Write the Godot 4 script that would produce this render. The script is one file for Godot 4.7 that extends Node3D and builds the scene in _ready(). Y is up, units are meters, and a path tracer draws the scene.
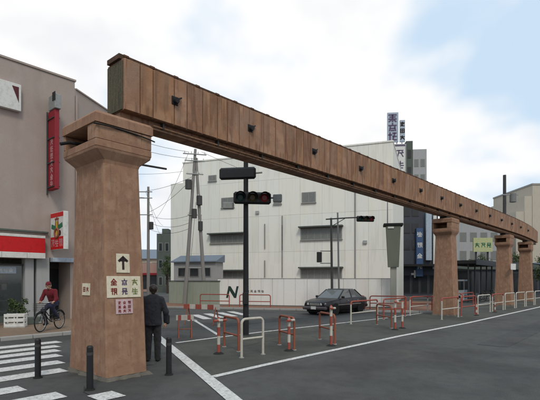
extends Node3D
# Street corner with an abandoned monorail girder. Camera stands at the origin, 1.9 m above the ground, looking along -z.
# Most things are laid out along the girder: fp(m, y, n) is m metres along it, n metres across it (away from the camera), y metres up.

const YAW := 0.8431            # direction of the girder
const HOARDING_YAW := -0.27     # direction of the hoarding and the far kerb
const FACADE_YAW := -0.3497    # direction of the department store's front
var rng := RandomNumberGenerator.new()
var M := {}
var T := {}


class Geo:
	var st := SurfaceTool.new()
	var xf := Transform3D()

	func _init(t := Transform3D()) -> void:
		st.begin(Mesh.PRIMITIVE_TRIANGLES)
		xf = t

	func tri(a: Vector3, b: Vector3, c: Vector3, out: Vector3, sg := -1) -> void:
		st.set_smooth_group(sg)
		var flip := (b - a).cross(c - a).dot(out) > 0.0
		st.add_vertex(xf * a)
		st.add_vertex(xf * (c if flip else b))
		st.add_vertex(xf * (b if flip else c))

	func poly(pts: Array, out: Vector3, sg := -1) -> void:
		for i in range(1, pts.size() - 1):
			tri(pts[0], pts[i], pts[i + 1], out, sg)

	func box(c: Vector3, s: Vector3, b := Basis(), ch := 0.0) -> Geo:
		var h := s / 2.0
		if ch <= 0.0:
			for ax in 3:
				for sg in [-1.0, 1.0]:
					var n := Vector3.ZERO
					n[ax] = sg
					var u := (ax + 1) % 3
					var v := (ax + 2) % 3
					var pts := []
					for q in [[-1, -1], [1, -1], [1, 1], [-1, 1]]:
						var p := Vector3.ZERO
						p[ax] = sg * h[ax]
						p[u] = q[0] * h[u]
						p[v] = q[1] * h[v]
						pts.append(c + b * p)
					poly(pts, b * n)
			return self
		var cc: float = min(ch, min(h.x, min(h.y, h.z)) * 0.9)
		for ax in 3:
			var u := (ax + 1) % 3
			var v := (ax + 2) % 3
			for sg in [-1.0, 1.0]:
				var n := Vector3.ZERO
				n[ax] = sg
				var pts := []
				for q in [[-1, -1], [1, -1], [1, 1], [-1, 1]]:
					var p := Vector3.ZERO
					p[ax] = sg * h[ax]
					p[u] = q[0] * (h[u] - cc)
					p[v] = q[1] * (h[v] - cc)
					pts.append(c + b * p)
				poly(pts, b * n)
			for su in [-1.0, 1.0]:
				for sv in [-1.0, 1.0]:
					var pts := []
					for e in [-1.0, 1.0]:
						var p1 := Vector3.ZERO
						p1[ax] = e * (h[ax] - cc)
						p1[u] = su * h[u]
						p1[v] = sv * (h[v] - cc)
						var p2 := p1
						p2[u] = su * (h[u] - cc)
						p2[v] = sv * h[v]
						if e < 0:
							pts.append(c + b * p1)
							pts.append(c + b * p2)
						else:
							pts.append(c + b * p2)
							pts.append(c + b * p1)
					var n := Vector3.ZERO
					n[u] = su
					n[v] = sv
					poly(pts, b * n)
		for sx in [-1.0, 1.0]:
			for sy in [-1.0, 1.0]:
				for sz in [-1.0, 1.0]:
					var sv := Vector3(sx, sy, sz)
					var a := Vector3(sx * h.x, sy * (h.y - cc), sz * (h.z - cc))
					var d := Vector3(sx * (h.x - cc), sy * h.y, sz * (h.z - cc))
					var e := Vector3(sx * (h.x - cc), sy * (h.y - cc), sz * h.z)
					tri(c + b * a, c + b * d, c + b * e, b * sv)
		return self

	# box between two corners
	func bx(a: Vector3, b: Vector3, ch := 0.0) -> Geo:
		return box((a + b) / 2.0, (b - a).abs(), Basis(), ch)

	func tube(pts: Array, r: float, sides := 8, r1 := -1.0) -> Geo:
		var n := pts.size()
		if r1 < 0.0:
			r1 = r
		var prev := []
		var side := Vector3.UP
		for i in n:
			var t: Vector3 = (pts[min(i + 1, n - 1)] - pts[max(i - 1, 0)]).normalized()
			if i == 0:
				side = Vector3.UP if absf(t.y) < 0.9 else Vector3.RIGHT
			side = (side - t * t.dot(side)).normalized()
			var up := t.cross(side)
			var rr := lerpf(r, r1, float(i) / float(n - 1))
			var ring := []
			for k in sides:
				var a := TAU * k / sides
				ring.append(pts[i] + (side * cos(a) + up * sin(a)) * rr)
			if i > 0:
				for k in sides:
					var k2 := (k + 1) % sides
					var mid: Vector3 = (ring[k] + ring[k2]) / 2.0 - pts[i]
					poly([prev[k], prev[k2], ring[k2], ring[k]], mid, 1)
			if i == 0:
				poly(ring, -t)
			if i == n - 1:
				poly(ring, t)
			prev = ring
		return self

	func cyl(a: Vector3, b: Vector3, ra: float, rb := -1.0, sides := 16) -> Geo:
		return tube([a, b], ra, sides, rb)

	# rings of points, each with the same count, joined one to the next
	func loft(rings: Array, sg := -1, caps := true) -> Geo:
		for i in range(1, rings.size()):
			var c := Vector3.ZERO
			for p in rings[i]:
				c += p
			for p in rings[i - 1]:
				c += p
			c /= float(rings[i].size() * 2)
			var n: int = rings[i].size()
			for k in n:
				var k2 := (k + 1) % n
				var q := [rings[i - 1][k], rings[i - 1][k2], rings[i][k2], rings[i][k]]
				var mid: Vector3 = (q[0] + q[1] + q[2] + q[3]) / 4.0
				poly(q, mid - c, sg)
		if caps:
			var a := Vector3.ZERO
			var b := Vector3.ZERO
			for p in rings[0]:
				a += p / float(rings[0].size())
			for p in rings[-1]:
				b += p / float(rings[-1].size())
			poly(rings[0], a - b)
			poly(rings[-1], b - a)
		return self

	# polygon in x/z (points Vector2(x, z)) raised from y0 to y1
	func prism(pts: Array, y0: float, y1: float) -> Geo:
		var flat := PackedVector2Array(pts)
		var idx := Geometry2D.triangulate_polygon(flat)
		for i in range(0, idx.size(), 3):
			var a: Vector2 = pts[idx[i]]
			var b: Vector2 = pts[idx[i + 1]]
			var c: Vector2 = pts[idx[i + 2]]
			tri(Vector3(a.x, y1, a.y), Vector3(b.x, y1, b.y), Vector3(c.x, y1, c.y), Vector3.UP)
			tri(Vector3(a.x, y0, a.y), Vector3(b.x, y0, b.y), Vector3(c.x, y0, c.y), Vector3.DOWN)
		var cw := Geometry2D.is_polygon_clockwise(flat)
		for i in pts.size():
			var a: Vector2 = pts[i]
			var b: Vector2 = pts[(i + 1) % pts.size()]
			var n := Vector3(b.y - a.y, 0, a.x - b.x) * (-1.0 if cw else 1.0)
			poly([Vector3(a.x, y0, a.y), Vector3(b.x, y0, b.y), Vector3(b.x, y1, b.y), Vector3(a.x, y1, a.y)], n)
		return self

	func ring(c: Vector3, axis: Vector3, big: float, r: float, n := 28, sides := 6) -> Geo:
		var u := axis.cross(Vector3.UP if absf(axis.y) < 0.9 else Vector3.RIGHT).normalized()
		var v := axis.cross(u)
		for i in n:
			var a0 := TAU * i / n
			var a1 := TAU * (i + 1) / n
			for k in sides:
				var q := []
				for w in [[a0, k], [a1, k], [a1, k + 1], [a0, k + 1]]:
					var dirr: Vector3 = u * cos(w[0]) + v * sin(w[0])
					var b: float = TAU * w[1] / sides
					q.append(c + dirr * (big + cos(b) * r) + axis * sin(b) * r)
				var mid: Vector3 = (q[0] + q[1] + q[2] + q[3]) / 4.0
				var core := c + (u * cos((a0 + a1) / 2) + v * sin((a0 + a1) / 2)) * big
				poly(q, mid - core, 2)
		return self

	func mesh() -> ArrayMesh:
		st.generate_normals()
		return st.commit()


# ------------------------------------------------------------------ nodes
func fp(m: float, y: float, n: float) -> Vector3:
	return Vector3(m * cos(YAW) - n * sin(YAW), y, -(m * sin(YAW) + n * cos(YAW)))

func w(x: float, y: float, d: float) -> Vector3:
	return Vector3(x, y, -d)

func numbered(called: String) -> String:
	var nm := called
	var i := 0
	while has_node(NodePath(nm)):
		i += 1
		nm = "%s_%03d" % [called, i]
	return nm

func tag(o: Node, label: String, category: String, group := "") -> void:
	o.set_meta("label", label)
	o.set_meta("category", category)
	if group:
		o.set_meta("group", group)

func thing(called: String, label: String, category: String, at := Vector3.ZERO, yaw := 0.0, group := "", sc := 1.0) -> Node3D:
	var o := Node3D.new()
	o.name = numbered(called)
	add_child(o)
	o.position = at
	o.rotation.y = yaw
	o.scale = Vector3(sc, sc, sc)
	tag(o, label, category, group)
	return o

func part(parent: Node, called: String, g: Geo, m: Material) -> MeshInstance3D:
	var o := MeshInstance3D.new()
	o.name = called
	o.mesh = g.mesh()
	o.material_override = m
	parent.add_child(o, true)
	return o

func solo(called: String, label: String, category: String, g: Geo, m: Material, at := Vector3.ZERO, yaw := 0.0, group := "") -> MeshInstance3D:
	var o := MeshInstance3D.new()
	o.name = numbered(called)
	o.mesh = g.mesh()
	o.material_override = m
	add_child(o)
	o.position = at
	o.rotation.y = yaw
	tag(o, label, category, group)
	return o

func setting(called: String, g: Geo, m: Material, at := Vector3.ZERO, yaw := 0.0) -> MeshInstance3D:
	var o := MeshInstance3D.new()
	o.name = numbered(called)
	o.mesh = g.mesh()
	o.material_override = m
	add_child(o)
	o.position = at
	o.rotation.y = yaw
	o.set_meta("kind", "structure")
	return o

func copy(o: Node3D, label := "") -> Node3D:
	var base := o.name.rstrip("0123456789").rstrip("_")
	var c := o.duplicate() as Node3D
	c.name = numbered(base)
	add_child(c)
	if label:
		c.set_meta("label", label)
	return c


# ------------------------------------------------------------------ materials
func noise_bytes(sd: int, freq: float, oct: int, wd: int, ht: int, type := FastNoiseLite.TYPE_SIMPLEX_SMOOTH) -> PackedByteArray:
	var f := FastNoiseLite.new()
	f.seed = sd
	f.noise_type = type
	f.frequency = freq
	f.fractal_type = FastNoiseLite.FRACTAL_FBM
	f.fractal_octaves = oct
	var im := f.get_seamless_image(wd, ht)
	im.convert(Image.FORMAT_L8)
	return im.get_data()

# a picture mixed from layers: each layer is [bytes, from, to, colour, share]; where the noise runs from..to the colour is blended in
func picture(base: Color, layers: Array, size := 512) -> ImageTexture:
	var out := PackedByteArray()
	out.resize(size * size * 3)
	for i in size * size:
		var r := base.r
		var g := base.g
		var b := base.b
		for l in layers:
			var t: float = clampf((l[0][i] / 255.0 - l[1]) / (l[2] - l[1]), 0.0, 1.0) * l[4]
			r += (l[3].r - r) * t
			g += (l[3].g - g) * t
			b += (l[3].b - b) * t
		out[i * 3] = int(clampf(r, 0, 1) * 255.0)
		out[i * 3 + 1] = int(clampf(g, 0, 1) * 255.0)
		out[i * 3 + 2] = int(clampf(b, 0, 1) * 255.0)
	return ImageTexture.create_from_image(Image.create_from_data(size, size, false, Image.FORMAT_RGB8, out))

func stretched(sd: int, freq: float, oct: int, size: int, tall: int) -> PackedByteArray:
	# vertical streaks: a flat noise picture drawn out in height
	var f := FastNoiseLite.new()
	f.seed = sd
	f.frequency = freq
	f.fractal_octaves = oct
	var im := f.get_seamless_image(size, size / tall)
	im.convert(Image.FORMAT_L8)
	im.resize(size, size, Image.INTERPOLATE_CUBIC)
	return im.get_data()

func lin(r: float, g: float, b: float) -> Color:
	return Color(r, g, b).linear_to_srgb()

func mat(tex: Texture2D, scale: Vector3, rough: float, tint := Color.WHITE, bump: Texture2D = null, bump_scale := 0.5) -> StandardMaterial3D:
	var m := StandardMaterial3D.new()
	m.albedo_color = tint
	m.albedo_texture = tex
	m.roughness = rough
	m.uv1_triplanar = true
	m.uv1_scale = scale
	m.metallic_specular = 0.35
	if bump:
		m.normal_enabled = true
		m.normal_texture = bump
		m.normal_scale = bump_scale
	return m

func plain(c: Color, rough := 0.6, metal := 0.0) -> StandardMaterial3D:
	# painted or moulded things: the colour with faint wear
	var m := StandardMaterial3D.new()
	m.albedo_color = c
	m.roughness = rough
	m.metallic = metal
	m.metallic_specular = 0.4
	m.albedo_texture = T.wear
	m.uv1_triplanar = true
	m.uv1_scale = Vector3(0.9, 0.9, 0.9)
	return m

func cloth(c: Color) -> StandardMaterial3D:
	# woven cloth with creases
	var m := plain(c, 0.95)
	m.normal_enabled = true
	m.normal_texture = T.crease
	m.normal_scale = 0.6
	m.uv1_scale = Vector3(0.95, 0.6, 0.95)
	m.rim_enabled = true
	m.rim = 0.4
	return m

func glass(c: Color, alpha: float) -> StandardMaterial3D:
	var m := StandardMaterial3D.new()
	m.transparency = BaseMaterial3D.TRANSPARENCY_ALPHA
	c.a = alpha
	m.albedo_color = c
	m.roughness = 0.05
	return m

func make_materials() -> void:
	var fine := noise_bytes(1, 0.12, 3, 512, 512)
	var mid := noise_bytes(2, 0.03, 4, 512, 512)
	var big := noise_bytes(3, 0.009, 4, 512, 512)
	var big2 := noise_bytes(9, 0.012, 5, 512, 512)
	var streak := stretched(4, 0.035, 4, 512, 16)
	var streak2 := stretched(5, 0.012, 3, 512, 8)
	var speck := noise_bytes(6, 0.35, 2, 512, 512)
	var g: Callable = func(v: float) -> Color: return lin(v, v, v)
	T.wear = picture(Color(0.93, 0.93, 0.92), [[mid, 0.5, 0.95, Color(0.84, 0.83, 0.81), 0.6], [fine, 0.5, 1.0, Color(0.98, 0.98, 0.97), 0.5], [big, 0.5, 0.9, Color(0.82, 0.80, 0.77), 0.6]], 512)
	# the girder: rust-brown paint over concrete with runs of dirt and rust
	T.beam = picture(lin(0.315, 0.172, 0.104), [
		[big2, 0.40, 0.75, lin(0.37, 0.225, 0.145), 0.8], [streak, 0.52, 0.74, lin(0.15, 0.084, 0.055), 0.68], [streak2, 0.52, 0.8, lin(0.20, 0.115, 0.075), 0.45],
		[big, 0.48, 0.8, lin(0.27, 0.175, 0.122), 0.75], [mid, 0.56, 0.85, lin(0.20, 0.12, 0.082), 0.5], [speck, 0.6, 0.9, lin(0.40, 0.27, 0.185), 0.25]])
	T.pillar = picture(lin(0.29, 0.166, 0.104), [
		[big2, 0.4, 0.75, lin(0.34, 0.212, 0.14), 0.85], [streak2, 0.55, 0.85, lin(0.18, 0.105, 0.068), 0.35], [big, 0.48, 0.72, lin(0.25, 0.135, 0.09), 0.7],
		[mid, 0.58, 0.85, lin(0.19, 0.115, 0.076), 0.5], [streak, 0.62, 0.85, lin(0.15, 0.088, 0.058), 0.3], [speck, 0.6, 0.9, lin(0.33, 0.22, 0.15), 0.25]])
	T.dark_concrete = picture(lin(0.10, 0.06, 0.04), [[streak, 0.4, 0.8, lin(0.05, 0.035, 0.028), 0.8], [mid, 0.5, 0.85, lin(0.17, 0.10, 0.06), 0.6], [big, 0.5, 0.8, lin(0.06, 0.05, 0.035), 0.6]])
	T.moss = picture(lin(0.10, 0.088, 0.058), [[streak, 0.4, 0.8, lin(0.055, 0.055, 0.036), 0.7], [mid, 0.5, 0.85, lin(0.15, 0.11, 0.07), 0.7]])
	T.asphalt = picture(lin(0.092, 0.094, 0.090), [[big, 0.4, 0.75, lin(0.078, 0.080, 0.077), 0.9], [mid, 0.5, 0.9, lin(0.095, 0.093, 0.088), 0.6], [speck, 0.6, 0.9, g.call(0.16), 0.35], [fine, 0.55, 0.95, g.call(0.045), 0.5]])
	T.asphalt_wide = picture(g.call(0.90), [[big, 0.4, 0.7, Color(0.80, 0.80, 0.80), 0.9], [big2, 0.5, 0.8, Color(1, 0.99, 0.97), 0.8], [mid, 0.6, 0.9, Color(0.76, 0.76, 0.75), 0.5]])
	T.paint = picture(lin(0.68, 0.68, 0.65), [[big, 0.45, 0.75, lin(0.55, 0.55, 0.52), 0.8], [fine, 0.58, 0.85, lin(0.28, 0.28, 0.27), 0.65], [mid, 0.52, 0.74, lin(0.33, 0.33, 0.31), 0.75], [speck, 0.66, 0.8, lin(0.12, 0.12, 0.12), 0.6]])
	T.cream = picture(lin(0.76, 0.755, 0.70), [[streak2, 0.5, 0.9, lin(0.66, 0.65, 0.57), 0.45], [big, 0.5, 0.85, lin(0.78, 0.76, 0.66), 0.6], [fine, 0.6, 1.0, lin(0.56, 0.54, 0.46), 0.3], [streak, 0.62, 0.9, lin(0.50, 0.49, 0.43), 0.22]])
	T.taupe = picture(lin(0.36, 0.295, 0.26), [[streak2, 0.5, 0.9, lin(0.31, 0.25, 0.22), 0.5], [big, 0.5, 0.85, lin(0.39, 0.33, 0.30), 0.6], [fine, 0.5, 0.95, lin(0.29, 0.24, 0.21), 0.4]])
	T.paving = picture(lin(0.22, 0.16, 0.11), [[big, 0.45, 0.8, lin(0.17, 0.13, 0.095), 0.8], [mid, 0.5, 0.85, lin(0.27, 0.20, 0.14), 0.7], [speck, 0.55, 0.9, lin(0.12, 0.09, 0.07), 0.5]])
	T.leaf = picture(lin(0.06, 0.09, 0.03), [[mid, 0.4, 0.8, lin(0.035, 0.06, 0.02), 0.8]], 512)
	var nt := FastNoiseLite.new()
	nt.seed = 11
	nt.frequency = 0.11
	nt.fractal_octaves = 4
	T.bump = ImageTexture.create_from_image(bump_of(nt))
	nt.seed = 31
	nt.frequency = 0.018
	nt.fractal_octaves = 3
	T.crease = ImageTexture.create_from_image(bump_of(nt, 14.0))
	var vs := Vector3(0.5, 0.5, 0.5)
	M.beam = mat(T.beam, Vector3(0.30, 0.26, 0.30), 0.85, Color.WHITE, T.bump, 0.12)
	M.beam_b = mat(T.beam, Vector3(0.30, 0.26, 0.30), 0.85, Color(0.94, 0.92, 0.91), T.bump, 0.12)
	M.beam_c = mat(T.beam, Vector3(0.30, 0.26, 0.30), 0.85, Color(1.0, 0.98, 0.94), T.bump, 0.12)
	M.beam_d = mat(T.beam, Vector3(0.30, 0.26, 0.30), 0.85, Color(0.88, 0.85, 0.84), T.bump, 0.12)
	M.rusty = mat(T.dark_concrete, vs, 0.8, lin(0.9, 0.75, 0.65))
	M.pillar = mat(T.pillar, vs, 0.88, Color.WHITE, T.bump, 0.15)
	M.dark_concrete = mat(T.dark_concrete, vs, 0.9, Color.WHITE, T.bump, 0.5)
	M.moss = mat(T.moss, Vector3(0.7, 0.7, 0.7), 0.95, Color.WHITE, T.bump, 0.5)
	M.asphalt = mat(T.asphalt, Vector3(0.55, 0.55, 0.55), 0.9, Color.WHITE, T.bump, 0.6)
	M.asphalt.detail_enabled = true
	M.asphalt.detail_blend_mode = BaseMaterial3D.BLEND_MODE_MUL
	M.asphalt.detail_albedo = T.asphalt_wide
	M.asphalt.detail_uv_layer = BaseMaterial3D.DETAIL_UV_2
	M.asphalt.uv2_triplanar = true
	M.asphalt.uv2_scale = Vector3(0.045, 0.045, 0.045)
	M.median = M.asphalt.duplicate()
	M.median.albedo_color = Color(0.98, 0.985, 0.945)
	M.median.uv1_scale = Vector3(0.37, 0.37, 0.37)
	M.patch = M.asphalt.duplicate()
	M.patch.albedo_color = Color(0.94, 0.94, 0.95)
	M.patch_b = M.asphalt.duplicate()
	M.patch_b.albedo_color = Color(1.03, 1.03, 1.02)
	M.tar = plain(lin(0.042, 0.042, 0.042), 0.7)
	M.paint = mat(T.paint, Vector3(0.8, 0.8, 0.8), 0.7)
	M.cream = mat(T.cream, Vector3(0.16, 0.12, 0.16), 0.8)
	M.cream_b = mat(T.cream, Vector3(0.16, 0.12, 0.16), 0.8, Color(0.985, 0.985, 0.98))
	M.cream_c = mat(T.cream, Vector3(0.16, 0.12, 0.16), 0.8, Color(1.0, 0.995, 0.985))
	M.taupe = mat(T.taupe, Vector3(0.2, 0.15, 0.2), 0.85)
	M.paving = mat(T.paving, Vector3(0.6, 0.6, 0.6), 0.9, Color.WHITE, T.bump, 0.2)
	M.kerb = mat(T.cream, vs, 0.9, lin(0.42, 0.41, 0.42))
	M.mortar = mat(T.cream, Vector3(1.5, 1.5, 1.5), 0.95, lin(0.17, 0.155, 0.14))
	M.red_paving = mat(T.paving, Vector3(0.5, 0.5, 0.5), 0.9, Color(1.0, 0.86, 0.84))
	M.black = plain(lin(0.018, 0.018, 0.02), 0.5)
	M.black_rough = plain(lin(0.02, 0.02, 0.022), 0.85)
	M.rubber = plain(lin(0.022, 0.022, 0.022), 0.9)
	M.steel = plain(lin(0.22, 0.22, 0.22), 0.5, 0.3)
	M.dark_steel = plain(lin(0.055, 0.055, 0.055), 0.6)
	M.galv = plain(lin(0.33, 0.34, 0.34), 0.55, 0.2)
	M.pole_concrete = mat(T.cream, vs, 0.9, lin(0.30, 0.29, 0.30))
	M.white = plain(lin(0.74, 0.74, 0.72), 0.55)
	M.sheet = mat(T.cream, Vector3(0.10, 0.10, 0.10), 0.6, lin(0.97, 0.97, 1.0))
	M.sheet_b = mat(T.cream, Vector3(0.10, 0.10, 0.10), 0.6, lin(0.95, 0.92, 0.93))
	M.cream_sign = plain(lin(0.76, 0.69, 0.54), 0.6)
	M.pink_sign = plain(lin(0.62, 0.45, 0.48), 0.6)
	M.red = plain(lin(0.62, 0.012, 0.015), 0.45)
	M.sign_red = plain(lin(0.30, 0.018, 0.032), 0.6)
	M.maroon = plain(lin(0.10, 0.015, 0.02), 0.6)
	M.orange = plain(lin(0.31, 0.10, 0.06), 0.75)
	M.red_white = plain(lin(0.36, 0.085, 0.06), 0.7)
	M.dirty_white = plain(lin(0.56, 0.53, 0.47), 0.7)
	M.yellow = plain(lin(0.62, 0.42, 0.05), 0.6)
	M.green = plain(lin(0.03, 0.18, 0.10), 0.6)
	M.lime = plain(lin(0.50, 0.52, 0.28), 0.7)
	M.ink = plain(lin(0.035, 0.02, 0.02), 0.7)
	M.ink_red = plain(lin(0.25, 0.04, 0.03), 0.7)
	M.ink_purple = plain(lin(0.13, 0.10, 0.17), 0.7)
	M.ink_green = plain(lin(0.24, 0.27, 0.12), 0.7)
	M.pink = plain(lin(0.60, 0.30, 0.33), 0.7)
	M.glass = glass(lin(0.08, 0.10, 0.10), 0.25)
	M.dark_glass = plain(lin(0.03, 0.035, 0.04), 0.12)
	M.grey_glass = plain(lin(0.20, 0.21, 0.20), 0.2)
	M.frame_grey = plain(lin(0.30, 0.30, 0.29), 0.6)
	M.grey_wall = mat(T.cream, vs, 0.85, lin(0.45, 0.46, 0.50))
	M.dark_wall = mat(T.cream, vs, 0.85, lin(0.12, 0.14, 0.135))
	M.blue_grey = mat(T.cream, vs, 0.8, lin(0.22, 0.27, 0.36))
	M.navy = plain(lin(0.055, 0.065, 0.085), 0.6)
	M.blue = plain(lin(0.05, 0.10, 0.22), 0.5)
	M.pale_blue = plain(lin(0.42, 0.50, 0.60), 0.6)
	M.beige_wall = mat(T.cream, vs, 0.85, lin(0.62, 0.56, 0.50))
	M.interior = plain(lin(0.30, 0.34, 0.33), 0.8)
	M.leaf = mat(T.leaf, Vector3(3, 3, 3), 0.7)
	M.leaf.backlight_enabled = true
	M.leaf.backlight = Color(0.25, 0.3, 0.12)
	M.leaf_lime = mat(T.leaf, Vector3(3, 3, 3), 0.7, Color.WHITE)
	M.bark = plain(lin(0.07, 0.05, 0.035), 0.95)
	M.skin = plain(lin(0.50, 0.30, 0.21), 0.55)
	M.hair = cloth(lin(0.022, 0.017, 0.014))
	M.hair.roughness = 0.5
	M.cloth_dark = cloth(lin(0.024, 0.026, 0.036))
	M.cloth_dark2 = cloth(lin(0.026, 0.026, 0.03))
	M.cloth_red = cloth(lin(0.15, 0.014, 0.022))
	M.cloth_blue = cloth(lin(0.03, 0.033, 0.07))
	M.car = plain(lin(0.012, 0.008, 0.011), 0.3)
	M.car.clearcoat_enabled = true
	M.car.clearcoat = 0.35
	M.car_glass = plain(lin(0.16, 0.17, 0.175), 0.06)  # base colour greyed up to stand in for sky reflected in the panes
	M.chrome = plain(lin(0.55, 0.55, 0.55), 0.25, 0.9)
	M.lamp_clear = plain(lin(0.6, 0.62, 0.6), 0.15)
	M.lens_red = plain(lin(0.22, 0.012, 0.018), 0.3)
	M.lens_yellow = plain(lin(0.07, 0.05, 0.012), 0.3)
	M.lens_green = plain(lin(0.012, 0.05, 0.045), 0.3)

func bump_of(f: FastNoiseLite, how := 3.0) -> Image:
	var im := f.get_seamless_image(512, 512)
	im.convert(Image.FORMAT_RGBA8)
	im.bump_map_to_normal_map(how)
	return im


# ------------------------------------------------------------------ soft bodies (people): tapered bones joined smoothly and meshed as surface nets
func body_mesh(bones: Array, cell: float, k: float, cuts := []) -> ArrayMesh:
	var lo := Vector3.INF
	var hi := -Vector3.INF
	for b in bones:
		var r: float = max(b[2], b[3]) + cell * 3.0
		for p in [b[0], b[1]]:
			lo = lo.min(p - Vector3(r, r, r))
			hi = hi.max(p + Vector3(r, r, r))
	var n := Vector3i(((hi - lo) / cell).ceil()) + Vector3i.ONE
	var f := PackedFloat32Array()
	f.resize(n.x * n.y * n.z)
	f.fill(1.0)
	for b in bones:
		var a: Vector3 = b[0]
		var ab: Vector3 = b[1] - a
		var l2: float = max(ab.length_squared(), 1e-8)
		var rm: float = max(b[2], b[3]) + k + cell * 2.0
		var l := Vector3i(((a.min(b[1]) - Vector3(rm, rm, rm) - lo) / cell).floor()).clamp(Vector3i.ZERO, n - Vector3i.ONE)
		var h := Vector3i(((a.max(b[1]) + Vector3(rm, rm, rm) - lo) / cell).ceil()).clamp(Vector3i.ZERO, n - Vector3i.ONE)
		for z in range(l.z, h.z + 1):
			for y in range(l.y, h.y + 1):
				var row := (z * n.y + y) * n.x
				for x in range(l.x, h.x + 1):
					var q := lo + Vector3(x, y, z) * cell - a
					var t := clampf(q.dot(ab) / l2, 0.0, 1.0)
					var d := (q - ab * t).length() - lerpf(b[2], b[3], t)
					var o := f[row + x]
					var e := maxf(k - absf(o - d), 0.0)
					f[row + x] = minf(o, d) - e * e / (4.0 * k)
	if cuts:
		for z in n.z:
			for y in n.y:
				for x in n.x:
					var i := (z * n.y + y) * n.x + x
					if f[i] < cell * 2.0:
						var p := lo + Vector3(x, y, z) * cell
						for c in cuts:      # [point, normal]: everything on the normal's side goes
							f[i] = maxf(f[i], (p - c[0]).dot(c[1]))
	var at := {}
	var st := SurfaceTool.new()
	st.begin(Mesh.PRIMITIVE_TRIANGLES)
	st.set_smooth_group(0)
	var count := 0
	var step := [1, n.x, n.x * n.y]
	var corner := []
	for c in 8:
		corner.append((c & 1) * step[0] + ((c >> 1) & 1) * step[1] + ((c >> 2) & 1) * step[2])
	for z in n.z - 1:
		for y in n.y - 1:
			for x in n.x - 1:
				var i := (z * n.y + y) * n.x + x
				var inside := 0
				for c in 8:
					if f[i + corner[c]] < 0.0:
						inside += 1
				if inside == 0 or inside == 8:
					continue
				var s := Vector3.ZERO
				var m := 0
				for c in 8:
					for ax in 3:
						if c & (1 << ax):
							continue
						var v0 := f[i + corner[c]]
						var v1 := f[i + corner[c | (1 << ax)]]
						if (v0 < 0.0) != (v1 < 0.0):
							var p := Vector3(c & 1, (c >> 1) & 1, (c >> 2) & 1)
							p[ax] += v0 / (v0 - v1)
							s += p
							m += 1
				at[i] = count
				count += 1
				st.add_vertex(lo + (Vector3(x, y, z) + s / m) * cell)
	for i in at:
		for ax in 3:
			var j: int = i + step[ax]
			var v0 := f[i]
			var v1 := f[j]
			if (v0 < 0.0) == (v1 < 0.0):
				continue
			var u: int = step[(ax + 1) % 3]
			var v: int = step[(ax + 2) % 3]
			if not (at.has(i - u) and at.has(i - v) and at.has(i - u - v)):
				continue
			var q := [at[i], at[i - u], at[i - u - v], at[i - v]]
			if v0 < 0.0:
				q = [q[0], q[3], q[2], q[1]]
			for t in [0, 1, 2, 0, 2, 3]:
				st.add_index(q[t])
	st.generate_normals()
	return st.commit()

func body_part(parent: Node, called: String, bones: Array, cell: float, k: float, m: Material, cuts := []) -> MeshInstance3D:
	var o := MeshInstance3D.new()
	o.name = called
	o.mesh = body_mesh(bones, cell, k, cuts)
	o.material_override = m
	parent.add_child(o, true)
	return o

func joined(meshes: Array) -> ArrayMesh:
	var st := SurfaceTool.new()
	st.begin(Mesh.PRIMITIVE_TRIANGLES)
	for a in meshes:
		st.append_from(a, 0, Transform3D())
	return st.commit()

func hand_bones(wrist: Vector3, dirr: Vector3, palm_side: Vector3, thumb_side: float, curl: float) -> Array:
	# palm, four fingers of different lengths, a thumb that leaves the side of the palm
	var across := dirr.cross(palm_side).normalized() * thumb_side
	var b := []
	var knuckle := wrist + dirr * 0.085
	b.append([wrist, knuckle - across * 0.02, 0.026, 0.020])
	b.append([wrist, knuckle + across * 0.022, 0.026, 0.019])
	var lens := [0.072, 0.080, 0.076, 0.060]
	for i in 4:
		var root := knuckle + across * (0.030 - 0.020 * i)
		var d1 := (dirr * cos(curl) + palm_side * sin(curl)).normalized()
		var d2 := (dirr * cos(curl * 2.2) + palm_side * sin(curl * 2.2)).normalized()
		var mid: Vector3 = root + d1 * lens[i] * 0.5
		b.append([root, mid, 0.0095, 0.009])
		b.append([mid, mid + d2 * lens[i] * 0.5, 0.009, 0.0078])
	var tb := wrist + dirr * 0.03 + across * 0.028
	var tm := tb + (dirr * 0.6 + across * 0.6 + palm_side * 0.3).normalized() * 0.038
	b.append([tb, tm, 0.013, 0.011])
	b.append([tm, tm + (dirr * 0.85 + across * 0.2 + palm_side * 0.4).normalized() * 0.032, 0.011, 0.009])
	return b

func head_bones(c: Vector3, front: Vector3) -> Array:
	# c is the middle of the head (eye height), front where the face looks
	var side := front.cross(Vector3.UP).normalized()
	var b := [
		[c + Vector3.UP * 0.03 - front * 0.025, c + Vector3.UP * 0.03 + front * 0.02, 0.085, 0.078],
		[c - Vector3.UP * 0.03 + front * 0.02, c - Vector3.UP * 0.075 + front * 0.045, 0.062, 0.036],
		[c + front * 0.088 + Vector3.UP * 0.0, c + front * 0.108 - Vector3.UP * 0.035, 0.009, 0.015],
		[c + front * 0.086 - Vector3.UP * 0.062 + side * 0.016, c + front * 0.086 - Vector3.UP * 0.062 - side * 0.016, 0.009, 0.009],
		[c + front * 0.075 + Vector3.UP * 0.018 + side * 0.045, c + front * 0.085 + Vector3.UP * 0.02 + side * 0.018, 0.012, 0.012],
		[c + front * 0.075 + Vector3.UP * 0.018 - side * 0.045, c + front * 0.085 + Vector3.UP * 0.02 - side * 0.018, 0.012, 0.012]]
	for s in [-1.0, 1.0]:
		b.append([c + side * s * 0.082 + Vector3.UP * 0.015 - front * 0.005, c + side * s * 0.080 - Vector3.UP * 0.03 + front * 0.003, 0.015, 0.010])
	return b


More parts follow.
